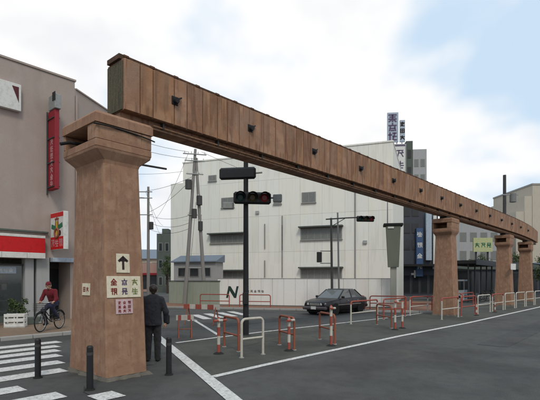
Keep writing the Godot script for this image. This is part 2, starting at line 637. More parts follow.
# ------------------------------------------------------------------ small makers
func leaves(parent: Node, called: String, blobs: Array, per: int, size: float, m: Material) -> MeshInstance3D:
	# leaf-sized faces spread through clumps: blobs are [centre, radius]
	var g := Geo.new()
	for b in blobs:
		for i in per:
			var v = Vector3(rng.randfn(), rng.randfn(), rng.randfn()).normalized() * pow(rng.randf(), 0.45) * b[1]
			v.y *= 0.85
			var c: Vector3 = b[0] + v
			var n := Vector3(rng.randfn(), rng.randfn() + 0.6, rng.randfn()).normalized()
			var u := n.cross(Vector3(rng.randfn(), rng.randfn(), rng.randfn())).normalized()
			var s := size * rng.randf_range(0.6, 1.3)
			var q := n.cross(u)
			g.poly([c - u * s, c + q * s * 0.45, c + u * s, c - q * s * 0.45], n)
	return part(parent, called, g, m)

func ribbon(pts: Array, width: float, y: float) -> Geo:
	# painted line on the ground through points given as Vector2(m, n)
	var g := Geo.new()
	var l := []
	var r := []
	for i in pts.size():
		var t: Vector2 = (pts[min(i + 1, pts.size() - 1)] - pts[max(i - 1, 0)]).normalized()
		var o := Vector2(-t.y, t.x) * width / 2.0
		l.append(fp(pts[i].x + o.x, y, pts[i].y + o.y))
		r.append(fp(pts[i].x - o.x, y, pts[i].y - o.y))
	for i in pts.size() - 1:
		g.poly([l[i], l[i + 1], r[i + 1], r[i]], Vector3.UP)
	return g

func cable(a: Vector3, b: Vector3, sag: float, r: float) -> Geo:
	var pts := []
	for i in 13:
		var t := i / 12.0
		pts.append(a.lerp(b, t) - Vector3.UP * sag * 4.0 * t * (1.0 - t))
	return Geo.new().tube(pts, r, 5)

# strokes of a written sign: each [x0, y0, x1, y1] in a unit square, drawn as thin raised bars in the plane x/y, facing +z
func strokes(g: Geo, list: Array, at: Vector3, size: float, thick: float) -> void:
	for s in list:
		var a := at + Vector3(s[0] * size, s[1] * size, 0)
		var b := at + Vector3(s[2] * size, s[3] * size, 0)
		var d := b - a
		var ang := atan2(d.y, d.x)
		g.box((a + b) / 2.0, Vector3(d.length() + thick * 0.8, thick, 0.004), Basis(Vector3.BACK, ang))

const GLYPHS := [
	[[-.4, .3, .4, .3], [0, .45, 0, -.45], [-.35, .05, .35, .05], [-.4, -.42, .4, -.42], [-.3, -.15, -.1, -.3]],
	[[-.4, .42, -.4, -.42], [-.4, .42, .4, .42], [.4, .42, .4, -.42], [-.4, 0, .4, 0], [-.4, -.42, .4, -.42], [0, .42, 0, -.4]],
	[[-.42, .25, .42, .25], [-.05, .45, -.35, -.42], [-.05, .2, .42, -.42], [-.3, -.1, .3, -.1]],
	[[-.3, .45, -.3, -.42], [-.45, .2, -.1, .2], [.05, .4, .42, .4], [.25, .4, .05, -.4], [.05, 0, .45, 0], [.1, -.4, .45, -.4]],
	[[0, .45, 0, .2], [-.42, .2, .42, .2], [-.25, .1, -.35, -.42], [.25, .1, .35, -.42], [-.2, -.15, .2, -.15], [-.15, -.4, .15, -.4]],
	[[-.42, .35, .42, .35], [-.3, .1, .3, .1], [-.42, -.15, .42, -.15], [0, .35, 0, -.45], [-.2, -.3, -.4, -.45], [.2, -.3, .4, -.45]],
	[[-.4, .4, .4, .4], [-.1, .4, -.3, -.42], [.1, .1, .4, -.4], [-.15, .08, .3, .08], [.3, .25, .42, .1]],
	[[-.35, .42, -.42, 0], [-.35, .2, .4, .2], [.05, .45, .05, -.45], [-.45, -.1, .45, -.1], [-.3, -.42, .35, -.42]],
	[[-.42, .38, -.05, .38], [-.25, .45, -.25, -.42], [-.42, .1, -.08, .1], [.08, .42, .42, .42], [.08, .42, .08, -.1], [.42, .42, .42, -.1], [.08, .15, .42, .15], [.08, -.1, .42, -.1], [.15, -.1, .05, -.45], [.32, -.1, .45, -.42]],
	[[0, .45, -.4, 0], [0, .45, .42, .02], [-.2, .05, .2, .05], [0, .05, 0, -.4], [-.35, -.18, .35, -.18], [-.42, -.42, .42, -.42]],
	[[-.3, .42, .3, .42], [-.3, .42, -.3, .12], [.3, .42, .3, .12], [-.3, .12, .3, .12], [-.42, -.05, .42, -.05], [-.15, -.05, -.35, -.45], [.15, -.05, .15, -.42], [.15, -.42, .42, -.38]],
	[[-.42, .28, .42, .28], [-.2, .45, -.2, .15], [.2, .45, .2, .15], [-.3, .05, .3, .05], [-.3, .05, -.3, -.3], [.3, .05, .3, -.3], [-.3, -.12, .3, -.12], [-.3, -.3, .3, -.3], [-.12, -.3, -.4, -.46], [.12, -.3, .4, -.46]]]


# ------------------------------------------------------------------ the girder and its pillars
const BEND_AT := 35.5
const BEND_R := 115.0

func along(s: float) -> Transform3D:      # a frame on the girder's middle line: x along it, y up, z towards the camera's side; in the girder's own axes
	if s <= BEND_AT:
		return Transform3D(Basis(), Vector3(s, 0, -8.45))
	var a := (s - BEND_AT) / BEND_R
	return Transform3D(Basis(Vector3.UP, a), Vector3(BEND_AT + BEND_R * sin(a), 0, -8.45 - BEND_R * (1.0 - cos(a))))

func run(g: Geo, s0: float, s1: float, y0: float, y1: float, z0: float, z1: float, ch := 0.0) -> void:
	# a straight or bent box along the girder
	var s := s0
	while s < s1 - 0.001:
		var e: float = s1 if s1 <= BEND_AT else (min(s1, BEND_AT) if s < BEND_AT else min(s1, s + 2.0))
		var ta := along(s)
		var tb := along(e)
		if ch > 0.0:
			var mid := along((s + e) / 2.0)
			g.box(mid * Vector3(0, (y0 + y1) / 2.0, (z0 + z1) / 2.0), Vector3(e - s, y1 - y0, absf(z1 - z0)), mid.basis, ch)
		else:
			var r := []
			for t in [ta, tb]:
				r.append([t * Vector3(0, y0, z0), t * Vector3(0, y1, z0), t * Vector3(0, y1, z1), t * Vector3(0, y0, z1)])
			g.loft(r, -1, true)
		s = e

func build_girder() -> void:
	var t := thing("monorail_girder", "long rust-brown concrete monorail girder stained with dark vertical streaks, resting on the pillars", "girder", Vector3.ZERO, YAW)
	var s0 := 4.68
	var s1 := 48.0
	var g := Geo.new()
	run(g, s0, s1, 5.33, 6.38, -0.31, 0.305)
	part(t, "core", g, M.beam_b)
	g = Geo.new()
	run(g, s0 + 0.02, s1, 5.14, 5.332, -0.16, 0.16)
	part(t, "web", g, M.beam_b)
	g = Geo.new()
	run(g, s0 + 0.05, s1, 5.15, 5.19, -0.20, 0.20)
	part(t, "lower_flange", g, M.beam_b)
	# end face, green with moss
	part(t, "end_plate", Geo.new().bx(Vector3(s0 - 0.025, 5.34, -8.45 - 0.30), Vector3(s0, 6.34, -8.45 + 0.295), 0.008), M.moss)
	# cast panels along the near side, with narrow open joints
	var s := s0 - 0.01
	var mats := [M.beam, M.beam_c, M.beam, M.beam_b, M.beam_c, M.beam]
	var k := 0
	while s < s1 - 0.3:
		var wd := rng.randf_range(0.26, 0.56) if s < 24.0 else rng.randf_range(0.5, 0.9)
		var e: float = min(s + wd, s1)
		if s < BEND_AT and e > BEND_AT:
			e = BEND_AT
		var mid := along((s + e) / 2.0)
		var proud := rng.randf_range(0.034, 0.046)
		g = Geo.new()
		g.box(mid * Vector3(0, 5.855, 0.305 + proud / 2.0), Vector3(e - s - rng.randf_range(0.012, 0.034), 1.035, proud), mid.basis, 0.006)
		part(t, "panel", g, mats[rng.randi() % 6])
		s = e
		k += 1
	# running plate on top and its clips
	g = Geo.new()
	run(g, s0 - 0.06, s1, 6.382, 6.48, -0.24, 0.24)
	var rail := part(t, "running_plate", g, M.rusty)
	s = s0 + 0.1
	var clip := Geo.new().box(Vector3.ZERO, Vector3(0.13, 0.055, 0.10), Basis(), 0.01).mesh()
	while s < s1:
		var o := MeshInstance3D.new()
		o.name = "clip"
		o.mesh = clip
		o.material_override = M.rusty
		o.transform = along(s) * Transform3D(Basis(), Vector3(0, 6.462, 0.21))
		t.add_child(o, true)
		s += 0.62
	# round steel stubs that stick out of the near side
	for m in [5.91, 8.31, 11.14, 13.97, 16.56, 19.21, 21.72, 24.43, 27.1, 29.8, 32.5, 35.2, 38.0, 41.0]:
		var f := along(m)
		g = Geo.new(f)
		g.box(Vector3(0, 5.87, 0.345), Vector3(0.17, 0.19, 0.03), Basis(), 0.008)
		g.cyl(Vector3(0, 5.87, 0.35), Vector3(0.0, 5.86, 0.42), 0.055, 0.050, 14)
		g.cyl(Vector3(0, 5.86, 0.41), Vector3(0.0, 5.86, 0.45), 0.072, 0.060, 14)
		g.cyl(Vector3(0.03, 5.89, 0.42), Vector3(0.16, 5.97, 0.38), 0.022, 0.018, 8)
		part(t, "bracket_stub", g, M.black_rough)
	# conduit under the near edge
	var pts := []
	s = s0 + 0.75
	while s < s1:
		pts.append(along(s) * Vector3(0, 5.215, 0.23 + 0.004 * sin(s * 3.0)))
		s += 0.8
	part(t, "conduit", Geo.new().tube(pts, 0.022, 6), M.beam_c)
	s = s0 + 1.0
	var hook := Geo.new().bx(Vector3(-0.02, 5.20, 0.15), Vector3(0.02, 5.34, 0.26)).mesh()
	while s < 30.0:
		var o := MeshInstance3D.new()
		o.name = "conduit_clamp"
		o.mesh = hook
		o.material_override = M.dark_steel
		o.transform = along(s)
		t.add_child(o, true)
		s += 1.6
	rail.set_meta("label", "dark steel running plate on top of the girder")

func build_pillar(s: float, label: String, near: bool) -> Node3D:
	var f := Transform3D(Basis(Vector3.UP, YAW), Vector3.ZERO) * along(s)
	var t := thing("girder_pillar", label, "pillar", f.origin, f.basis.get_euler().y, "pillars under the monorail girder", 1.08)
	if not near:
		t.scale = Vector3(1.0, 1.08, 0.78)
	var rings := []
	for r in [[-0.05, 0.80, 1.45], [0.0, 0.80, 1.45], [0.9, 0.777, 1.36], [1.9, 0.75, 1.255], [2.9, 0.72, 1.15], [3.8, 0.70, 1.06]]:
		var a: float = r[1] / 2.0
		var b: float = r[2] / 2.0
		var c := 0.028
		rings.append([Vector3(-a + c, r[0], b), Vector3(a - c, r[0], b), Vector3(a, r[0], b - c), Vector3(a, r[0], -b + c), Vector3(a - c, r[0], -b), Vector3(-a + c, r[0], -b), Vector3(-a, r[0], -b + c), Vector3(-a, r[0], b - c)])
	part(t, "shaft", Geo.new().loft(rings), M.pillar)
	# rough mortar fillet where the shaft meets the road
	rings = []
	for yy in [0.0, 0.035, 0.06]:
		var ring := []
		for i in 40:
			var side := i / 10
			var q := (i % 10) / 10.0 * 2.0 - 1.0
			var o: float = (0.075 - yy) * (0.6 + 0.4 * sin(i * 2.3 + s)) + 0.012
			var a := 0.40 + o
			var b := 0.725 + o
			ring.append([Vector3(a * q, yy, b), Vector3(a, yy, -b * q), Vector3(-a * q, yy, -b), Vector3(-a, yy, b * q)][side])
		rings.append(ring)
	part(t, "mortar_fillet", Geo.new().loft(rings), M.mortar)
	# capital: flared underside, block with a deep pocket on its end, and the slab on top
	rings = []
	for r in [[3.80, 0.70, 1.06], [3.86, 0.74, 1.09], [4.0, 1.08, 1.25], [4.04, 1.10, 1.27]]:
		var a: float = r[1] / 2.0
		var b: float = r[2] / 2.0
		var c := 0.03
		rings.append([Vector3(-a + c, r[0], b), Vector3(a - c, r[0], b), Vector3(a, r[0], b - c), Vector3(a, r[0], -b + c), Vector3(a - c, r[0], -b), Vector3(-a + c, r[0], -b), Vector3(-a, r[0], -b + c), Vector3(-a, r[0], b - c)])
	var g := Geo.new().loft(rings)
	g.bx(Vector3(-0.55, 4.04, -0.635), Vector3(0.55, 4.17, 0.635), 0.012)
	g.bx(Vector3(0.34, 4.17, -0.633), Vector3(0.548, 4.445, 0.633), 0.01)
	g.bx(Vector3(-0.548, 4.17, 0.33), Vector3(0.34, 4.445, 0.633), 0.01)
	g.bx(Vector3(-0.545, 4.17, -0.633), Vector3(0.34, 4.445, -0.56), 0.01)
	var capital := part(t, "capital", g, M.pillar)
	g = Geo.new()
	var slab := []
	for y in [[4.45, 0.568, 0.652], [4.60, 0.568, 0.652], [4.65, 0.53, 0.615]]:
		var a: float = y[1]
		var b: float = y[2]
		slab.append([Vector3(-a, y[0], b), Vector3(a, y[0], b), Vector3(a, y[0], -b), Vector3(-a, y[0], -b)])
	g.loft(slab)
	part(t, "top_slab", g, M.pillar)
	part(t, "bearing_pad", Geo.new().bx(Vector3(-0.36, 4.65, -0.24), Vector3(0.36, 4.755, 0.24), 0.01), M.black_rough)
	if near:
		# a black tube added as the shadow line of the slab joint, and one stub of pipe out of the pocket
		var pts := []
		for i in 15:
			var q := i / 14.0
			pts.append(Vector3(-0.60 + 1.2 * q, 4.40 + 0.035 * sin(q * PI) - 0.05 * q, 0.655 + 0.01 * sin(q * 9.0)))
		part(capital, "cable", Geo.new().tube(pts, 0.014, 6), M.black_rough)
		g = Geo.new().tube([Vector3(-0.2, 4.30, -0.35), Vector3(-0.56, 4.28, -0.35), Vector3(-0.72, 4.22, -0.36)], 0.03, 8)
		part(capital, "pipe_stub", g, M.black_rough)
		# steel arm under the girder
		g = Geo.new().tube([Vector3(0.56, 4.12, -0.25), Vector3(1.5, 4.16, -0.25)], 0.022, 6)
		g.tube([Vector3(0.62, 4.44, -0.25), Vector3(0.66, 3.98, -0.25)], 0.016, 6)
		part(t, "steel_arm", g, M.dark_steel)
	return t

func pillar_plate(t: Node3D, called: String, x0: float, x1: float, y0: float, y1: float, m: Material) -> MeshInstance3D:
	# a plate on the near face, which leans with the taper
	var lean := 0.0513
	var b := Basis(Vector3.RIGHT, -lean)
	var yc := (y0 + y1) / 2.0
	var c := Vector3((x0 + x1) / 2.0, yc, 0.725 - lean * yc + 0.010)
	var o := MeshInstance3D.new()
	o.name = called
	o.mesh = Geo.new().box(Vector3.ZERO, Vector3(x1 - x0, y1 - y0, 0.010), Basis(), 0.002).mesh()
	o.material_override = m
	o.transform = Transform3D(b, c)
	t.add_child(o, true)
	return o

func build_pillar_signs(t: Node3D) -> void:
	var o := pillar_plate(t, "arrow_sign", -0.17, 0.09, 1.87, 2.21, M.cream_sign)
	o.set_meta("label", "small cream plate with a dark upward arrow")
	var g := Geo.new()
	strokes(g, [[0, -.36, 0, .34], [0, .40, -.28, .16], [0, .40, .28, .16], [-.18, .2, .18, .2]], Vector3(0, 0, 0.007), 0.27, 0.042)
	part(o, "arrow", g, M.ink)
	o = pillar_plate(t, "notice_board", -0.36, 0.30, 1.43, 1.81, M.cream_sign)
	o.set_meta("label", "cream notice board with two rows of three written characters")
	var inks := [M.ink_red, M.ink_purple, M.ink_green]
	for r in 2:
		for c in 3:
			g = Geo.new()
			strokes(g, GLYPHS[[9, 4, 2, 8, 10, 7][r * 3 + c]], Vector3(-0.2 + 0.205 * c, 0.085 - 0.165 * r, 0.007), 0.115, 0.019)
			part(o, "character", g, inks[c])
	o = pillar_plate(t, "lower_notice", -0.20, 0.13, 1.14, 1.40, M.pink_sign)
	o.set_meta("label", "small pale pink notice below the cream board")
	g = Geo.new()
	for r in 3:
		for c in 3:
			strokes(g, GLYPHS[(r * 5 + c * 4) % 12], Vector3(-0.095 + 0.095 * c, 0.07 - 0.075 * r, 0.007), 0.055, 0.009)
	part(o, "print", g, M.ink_red)
	# on the end face, towards the crossing
	o = MeshInstance3D.new()
	o.name = "end_notice"
	o.mesh = Geo.new().box(Vector3.ZERO, Vector3(0.30, 0.22, 0.010), Basis(), 0.002).mesh()
	o.material_override = M.cream_sign
	o.transform = Transform3D(Basis(Vector3.UP, -PI / 2.0) * Basis(Vector3.RIGHT, -0.0263), Vector3(-0.3868, 1.57, -0.05))
	t.add_child(o, true)
	g = Geo.new()
	for c in 2:
		strokes(g, GLYPHS[c + 1], Vector3(-0.06 + 0.12 * c, 0, 0.007), 0.09, 0.013)
	part(o, "print", g, M.ink_red)


# ------------------------------------------------------------------ ground and markings
func build_ground() -> void:
	var g := Geo.new()
	g.poly([Vector3(-300, 0, 60), Vector3(300, 0, 60), Vector3(300, 0, -500), Vector3(-300, 0, -500)], Vector3.UP)
	setting("road", g, M.asphalt)
	# the strip under the girder, fenced off from both carriageways
	var near_edge := [Vector2(5.0, 6.48), Vector2(5.63, 6.5), Vector2(7.18, 6.54), Vector2(8.44, 6.54), Vector2(13.83, 6.50), Vector2(19.71, 6.25), Vector2(34.48, 6.18), Vector2(52, 7.6), Vector2(70, 11)]
	var far_edge := [Vector2(7.9, 10.77), Vector2(9.4, 10.75), Vector2(11.61, 10.68), Vector2(13.04, 10.55), Vector2(19.9, 10.0), Vector2(30, 9.9), Vector2(46, 11.0)]
	var slant := [Vector2(4.2, 3.85), Vector2(4.86, 5.19), Vector2(8.04, 11.75), Vector2(9.0, 13.7)]
	g = Geo.new()
	var poly := []
	for p in [near_edge[1], near_edge[2], near_edge[3], near_edge[4], near_edge[5], near_edge[6], near_edge[7], far_edge[6], far_edge[5], far_edge[4], far_edge[3], far_edge[2], far_edge[1], far_edge[0]]:
		var v := fp(p.x, 0, p.y)
		poly.append(Vector2(v.x, v.z))
	g.prism(poly, -0.02, 0.004)
	setting("road_median", g, M.median)
	setting("road_edge_line", ribbon(near_edge.slice(1), 0.17, 0.009), M.paint)
	setting("road_edge_line", ribbon(far_edge, 0.13, 0.009), M.paint)
	setting("road_edge_line", ribbon(slant, 0.24, 0.013), M.paint)
	setting("road_edge_line", ribbon([Vector2(9.98, 11.25), Vector2(13.73, 17.66)], 0.13, 0.009), M.paint)
	# zebra crossing to the shop, stripes along the girder's direction
	var zebra := Node3D.new()
	zebra.name = "zebra_crossing"
	zebra.set_meta("kind", "structure")
	add_child(zebra)
	for q in [[-6.0, 4.0, 9.32], [-6.0, 4.35, 10.27], [-6.0, 4.7, 11.21], [-6.0, 5.0, 12.0], [-6.0, 5.3, 12.75], [-6.0, 5.7, 13.6], [-6.0, 2.85, 8.30], [2.15, 3.12, 7.36], [3.35, 3.78, 6.72]]:
		part(zebra, "stripe", ribbon([Vector2(q[0], q[2]), Vector2(q[1], q[2])], 0.46, 0.009), M.paint)
	# a second crossing over the side street
	var zebra2 := Node3D.new()
	zebra2.name = "zebra_crossing_001"
	zebra2.set_meta("kind", "structure")
	add_child(zebra2)
	for i in 5:
		var m := 12.6 + i * 0.95
		part(zebra2, "stripe", ribbon([Vector2(m, 15.9 + i * 0.1), Vector2(m + 1.2, 18.4 + i * 0.1)], 0.45, 0.009), M.paint)
	# repaired strips of asphalt and tar-filled cracks
	for q in [[Vector2(13.5, 3.6), Vector2(30.0, 3.9), 0.8, M.patch], [Vector2(12.0, 13.4), Vector2(26.0, 13.0), 0.8, M.patch], [Vector2(5.3, 8.6), Vector2(6.1, 9.5), 0.7, M.patch_b]]:
		setting("asphalt_patch", ribbon([q[0], q[1]], q[2], 0.0055), q[3])
	for q in [[Vector2(4.4, 9.2), Vector2(0.75, 0.6), 12], [Vector2(8.2, 8.9), Vector2(1, 0.1), 24], [Vector2(3.0, 6.0), Vector2(0.5, 0.9), 9]]:
		var p: Vector2 = q[0]
		var dirr: Vector2 = q[1].normalized()
		var pts := []
		for i in q[2]:
			pts.append(p)
			p += dirr.rotated(rng.randf_range(-0.55, 0.55)) * rng.randf_range(0.14, 0.3)
		setting("road_crack", ribbon(pts, rng.randf_range(0.012, 0.02), 0.0075), M.tar)
	# pavement in front of the shop, with a kerb of separate stones
	g = Geo.new()
	poly = []
	for p in [Vector2(-14, 15.15), Vector2(7.3, 15.15), Vector2(9.2, 15.9), Vector2(10.4, 17.6), Vector2(15.0, 24.5), Vector2(10, 26), Vector2(-14, 26)]:
		var v := fp(p.x, 0, p.y)
		poly.append(Vector2(v.x, v.z))
	g.prism(poly, -0.1, 0.115)
	var pv := setting("pavement", g, M.paving)
	var kp := [Vector2(-2.0, 15.06), Vector2(7.33, 15.06), Vector2(9.27, 15.84), Vector2(10.48, 17.55), Vector2(15.0, 24.4)]
	for i in kp.size() - 1:
		var a: Vector2 = kp[i]
		var b: Vector2 = kp[i + 1]
		var cnt := int(round(a.distance_to(b) / 0.9))
		for j in cnt:
			var p: Vector2 = a.lerp(b, j / float(cnt))
			var q: Vector2 = a.lerp(b, (j + 1) / float(cnt))
			var pa := fp(p.x, 0.06, p.y)
			var pb := fp(q.x, 0.06, q.y)
			var bs := Basis(Vector3.UP, atan2(-(pb - pa).z, (pb - pa).x))
			part(pv, "kerb_stone", Geo.new().box((pa + pb) / 2.0, Vector3(pa.distance_to(pb) - 0.012, 0.13 + 0.006 * (j % 2), 0.16), bs, 0.015), M.kerb)
	# reddish pavement in front of the hoarding
	g = Geo.new(Transform3D(Basis(Vector3.UP, HOARDING_YAW), w(-3.6, 0, 30.2)))
	g.bx(Vector3(-5.0, -0.1, -9), Vector3(15, 0.115, 2.2))
	var fv := setting("pavement", g, M.red_paving)
	var xf := Transform3D(Basis(Vector3.UP, HOARDING_YAW), w(-3.6, 0, 30.2))
	for j in 20:
		part(fv, "kerb_stone", Geo.new(xf).box(Vector3(-4.5 + j * 1.0, 0.06, 2.28), Vector3(0.985, 0.13, 0.15), Basis(), 0.015), M.kerb)


# ------------------------------------------------------------------ the corner building with the shop
func build_corner_building() -> void:
	var nf := 21.18
	var off := Transform3D(Basis(), Vector3(-9.27, 0, nf))      # own origin at the bend of the front
	var foot := fp(8.98, 0, 19.8)
	var t := thing("corner_building", "taupe corner building with blank upper wall and a shop under a red band", "building", foot, YAW, "", 0.935)
	# own axes: x = m, z = -n
	var bend := Vector2(9.27, -nf)
	# the second wall turns away after the bend
	var away := Vector2(13.1, -23.4)
	# upper storeys
	var g := Geo.new(off)
	g.prism([Vector2(-12, -nf), bend, Vector2(9.27, -33), Vector2(-12, -33)], 3.02, 11.56)
	part(t, "wall", g, M.taupe)
	g = Geo.new(off)
	g.prism([bend + Vector2(0.002, 0.0), away, Vector2(13.1, -33), Vector2(9.272, -33)], 3.02, 11.2)
	part(t, "wall", g, M.taupe)
	# coping along the roof edge
	g = Geo.new(off)
	g.prism([Vector2(-12, -nf + 0.05), bend + Vector2(0.05, 0.05), bend + Vector2(0.05, -0.30), Vector2(-12, -nf - 0.30)], 11.565, 11.65)
	part(t, "coping", g, M.taupe)
	g = Geo.new(off)
	var dd := (away - bend).normalized()
	var nn := Vector2(-dd.y, dd.x)
	g.prism([bend + nn * 0.05 + dd * 0.06, away + nn * 0.05, away - nn * 0.3, bend - nn * 0.3 + dd * 0.06], 11.205, 11.27)
	part(t, "coping", g, M.taupe)
	# drain pipe in the bend
	part(t, "drain_pipe", Geo.new(off).cyl(Vector3(9.34, 3.0, -nf + 0.04), Vector3(9.34, 10.9, -nf + 0.04), 0.05, 0.05, 10), M.taupe)
	# ground floor: back wall, side wall, columns, ceiling comes from the storey above
	part(t, "shop_back_wall", Geo.new(off).bx(Vector3(-12, 0.1, -nf - 4.2), Vector3(11.5, 3.02, -nf - 4.0)), M.interior)
	part(t, "side_wall", Geo.new(off).bx(Vector3(9.05, 0.1, -nf - 4.0), Vector3(9.27, 3.02, -nf)), M.taupe)
	g = Geo.new(off)
	g.prism([bend + Vector2(0.002, -0.02), away, away + Vector2(-0.3, 0), bend + Vector2(0.002, -1.0)], 0.1, 3.02)
	part(t, "side_wall", g, M.taupe)
	for c in [[7.05, 7.42, M.frame_grey], [7.53, 8.10, M.white]]:
		part(t, "column", Geo.new(off).bx(Vector3(c[0], 0.1, -nf - 0.45), Vector3(c[1], 3.02, -nf + 0.01), 0.02), M.grey_wall)
	# glazing: panes in a dark frame
	var x := 1.3
	while x < 7.0:
		var e: float = min(x + 1.15, 7.05)
		part(t, "shop_window", Geo.new(off).bx(Vector3(x + 0.03, 0.42, -nf - 0.22), Vector3(e - 0.03, 2.62, -nf - 0.21)), M.glass)
		part(t, "window_post", Geo.new(off).bx(Vector3(x - 0.03, 0.1, -nf - 0.26), Vector3(x + 0.03, 3.02, -nf - 0.18)), M.dark_steel)
		x = e
	part(t, "window_rail", Geo.new(off).bx(Vector3(1.3, 2.62, -nf - 0.27), Vector3(7.05, 2.70, -nf - 0.17)), M.dark_steel)
	part(t, "stall_riser", Geo.new(off).bx(Vector3(1.3, 0.1, -nf - 0.30), Vector3(7.05, 0.42, -nf - 0.15)), M.dark_wall)
	# white printed strip stuck inside the glass, with rows of small print
	var ws := part(t, "window_poster", Geo.new(off).bx(Vector3(5.5, 2.28, -nf - 0.205), Vector3(6.75, 2.56, -nf - 0.20)), M.pale_blue)
	g = Geo.new(off)
	for i in 5:
		strokes(g, GLYPHS[i], Vector3(5.7 + i * 0.21, 2.42, -nf - 0.197), 0.15, 0.03)
	part(ws, "print", g, M.white)
	# shelves with goods seen through the window
	for sh in 4:
		var yy := 0.5 + sh * 0.5
		var shelf := part(t, "shelf", Geo.new(off).bx(Vector3(3.0, yy, -nf - 2.2), Vector3(6.9, yy + 0.04, -nf - 1.8)), M.grey_wall)
		var xx := 3.1
		while xx < 6.8:
			var bw := rng.randf_range(0.12, 0.3)
			var bh := rng.randf_range(0.15, 0.36)
			part(shelf, "goods_box", Geo.new(off).bx(Vector3(xx, yy + 0.04, -nf - 2.15), Vector3(xx + bw, yy + 0.04 + bh, -nf - 1.85), 0.01), [M.white, M.green, M.blue, M.sign_red, M.dark_wall, M.yellow][rng.randi() % 6])
			xx += bw + 0.03
	# doorway on the right
	part(t, "door_lintel", Geo.new(off).bx(Vector3(8.13, 2.82, -nf - 0.05), Vector3(9.25, 3.015, -nf + 0.30), 0.015), M.pale_blue)
	for i in 2:
		var d := part(t, "door", Geo.new(off).bx(Vector3(8.13 + i * 0.46, 0.12, -nf - 1.3), Vector3(8.57 + i * 0.46, 2.55, -nf - 1.26), 0.005), M.dark_glass)
		part(d, "handle", Geo.new(off).cyl(Vector3(8.50 + i * 0.14, 0.9, -nf - 1.23), Vector3(8.50 + i * 0.14, 1.5, -nf - 1.23), 0.015, 0.015, 8), M.chrome)
	part(t, "door_transom", Geo.new(off).bx(Vector3(8.12, 2.56, -nf - 1.33), Vector3(9.04, 3.0, -nf - 1.25)), M.dark_steel)
	# red fascia between white bands, under a dark ledge
	var fz := -nf + 0.35
	var fa := part(t, "fascia", Geo.new(off).bx(Vector3(-12, 3.20, -nf + 0.005), Vector3(7.77, 3.86, fz), 0.01), M.red)
	part(fa, "lower_band", Geo.new(off).bx(Vector3(-12, 2.95, -nf - 0.1), Vector3(7.78, 3.198, fz + 0.012), 0.01), M.white)
	part(fa, "upper_band", Geo.new(off).bx(Vector3(-12, 3.862, -nf + 0.005), Vector3(7.78, 3.98, fz + 0.012), 0.01), M.white)
	for i in 18:
		part(fa, "band_joint", Geo.new(off).bx(Vector3(7.0 - i * 1.0, 2.952, fz + 0.012), Vector3(7.012 - i * 1.0, 3.19, fz + 0.016)), M.frame_grey)
	part(t, "ledge", Geo.new(off).bx(Vector3(-12, 4.12, -nf + 0.003), Vector3(8.0, 4.20, -nf + 0.16), 0.01), M.dark_wall)
	# white boxed sign high on the wall with dark wedges that leave a white slanting stroke
	var sg := part(t, "box_sign", Geo.new(off).bx(Vector3(5.55, 9.37, -nf + 0.003), Vector3(6.82, 10.53, -nf + 0.22), 0.015), M.white)
	g = Geo.new(off)
	var z0 := -nf + 0.2203
	g.loft([[Vector3(6.45, 10.4, z0), Vector3(6.72, 10.4, z0), Vector3(6.72, 9.72, z0)], [Vector3(6.45, 10.4, z0 + 0.006), Vector3(6.72, 10.4, z0 + 0.006), Vector3(6.72, 9.72, z0 + 0.006)]])
	g.loft([[Vector3(5.65, 9.5, z0), Vector3(5.95, 9.5, z0), Vector3(5.65, 10.15, z0)], [Vector3(5.65, 9.5, z0 + 0.006), Vector3(5.95, 9.5, z0 + 0.006), Vector3(5.65, 10.15, z0 + 0.006)]])
	part(sg, "emblem", g, M.maroon)
	# the upright blade sign on brackets
	var bl := thing("blade_sign", "tall narrow red blade sign with pale characters on the taupe wall", "sign", foot, YAW, "", 0.935)
	var bm := 8.1
	part(bl, "panel", Geo.new(off).bx(Vector3(bm - 0.1, 6.1, -21.1), Vector3(bm + 0.1, 9.7, -20.35), 0.02), M.sign_red)
	var cap := part(bl, "top_box", Geo.new(off).bx(Vector3(bm - 0.14, 9.7, -20.95), Vector3(bm + 0.14, 10.35, -20.25), 0.02), M.galv)
	part(cap, "dark_plate", Geo.new(off).bx(Vector3(bm - 0.16, 10.05, -20.5), Vector3(bm - 0.141, 10.42, -20.2)), M.black)
	for y in [6.2, 7.3, 8.4, 9.3]:
		part(bl, "bracket", Geo.new(off).bx(Vector3(bm - 0.14, y, -nf + 0.0), Vector3(bm + 0.14, y + 0.05, -20.4), 0.005), M.dark_steel)
	var face := Transform3D(Basis(Vector3.UP, -PI / 2), Vector3(bm - 0.102, 0, -20.72))
	for i in 7:
		g = Geo.new(off * face)
		strokes(g, GLYPHS[[6, 3, 8, 11, 2, 9, 7][i]], Vector3(0, 8.25 - i * 0.315, 0.0), 0.27, 0.045)
		part(bl, "character", g, M.pink)
	g = Geo.new(off)
	g.tube([Vector3(bm - 0.13, 5.9, -21.12), Vector3(bm - 0.13, 9.7, -21.12)], 0.035, 8)
	part(bl, "post", g, M.dark_steel)
	# the lower coloured sign
	var ls := thing("shop_sign", "white, red and green lettered sign box below the red blade sign", "sign", foot, YAW, "", 0.935)
	var sm := 8.22
	part(ls, "panel", Geo.new(off).bx(Vector3(sm - 0.11, 3.35, -21.1), Vector3(sm + 0.11, 5.05, -19.72), 0.02), M.white)
	var f2 := Transform3D(Basis(Vector3.UP, -PI / 2), Vector3(sm - 0.112, 0, -20.41))
	part(ls, "red_field", Geo.new(off * f2).box(Vector3(0, 3.66, 0.0), Vector3(1.34, 0.56, 0.008)), M.red)
	part(ls, "red_field", Geo.new(off * f2).box(Vector3(0, 4.93, 0.0), Vector3(1.34, 0.20, 0.008)), M.red)
	g = Geo.new(off * f2)
	strokes(g, GLYPHS[4], Vector3(0, 4.66, 0.006), 0.42, 0.085)
	part(ls, "character", g, M.orange)
	g = Geo.new(off * f2)
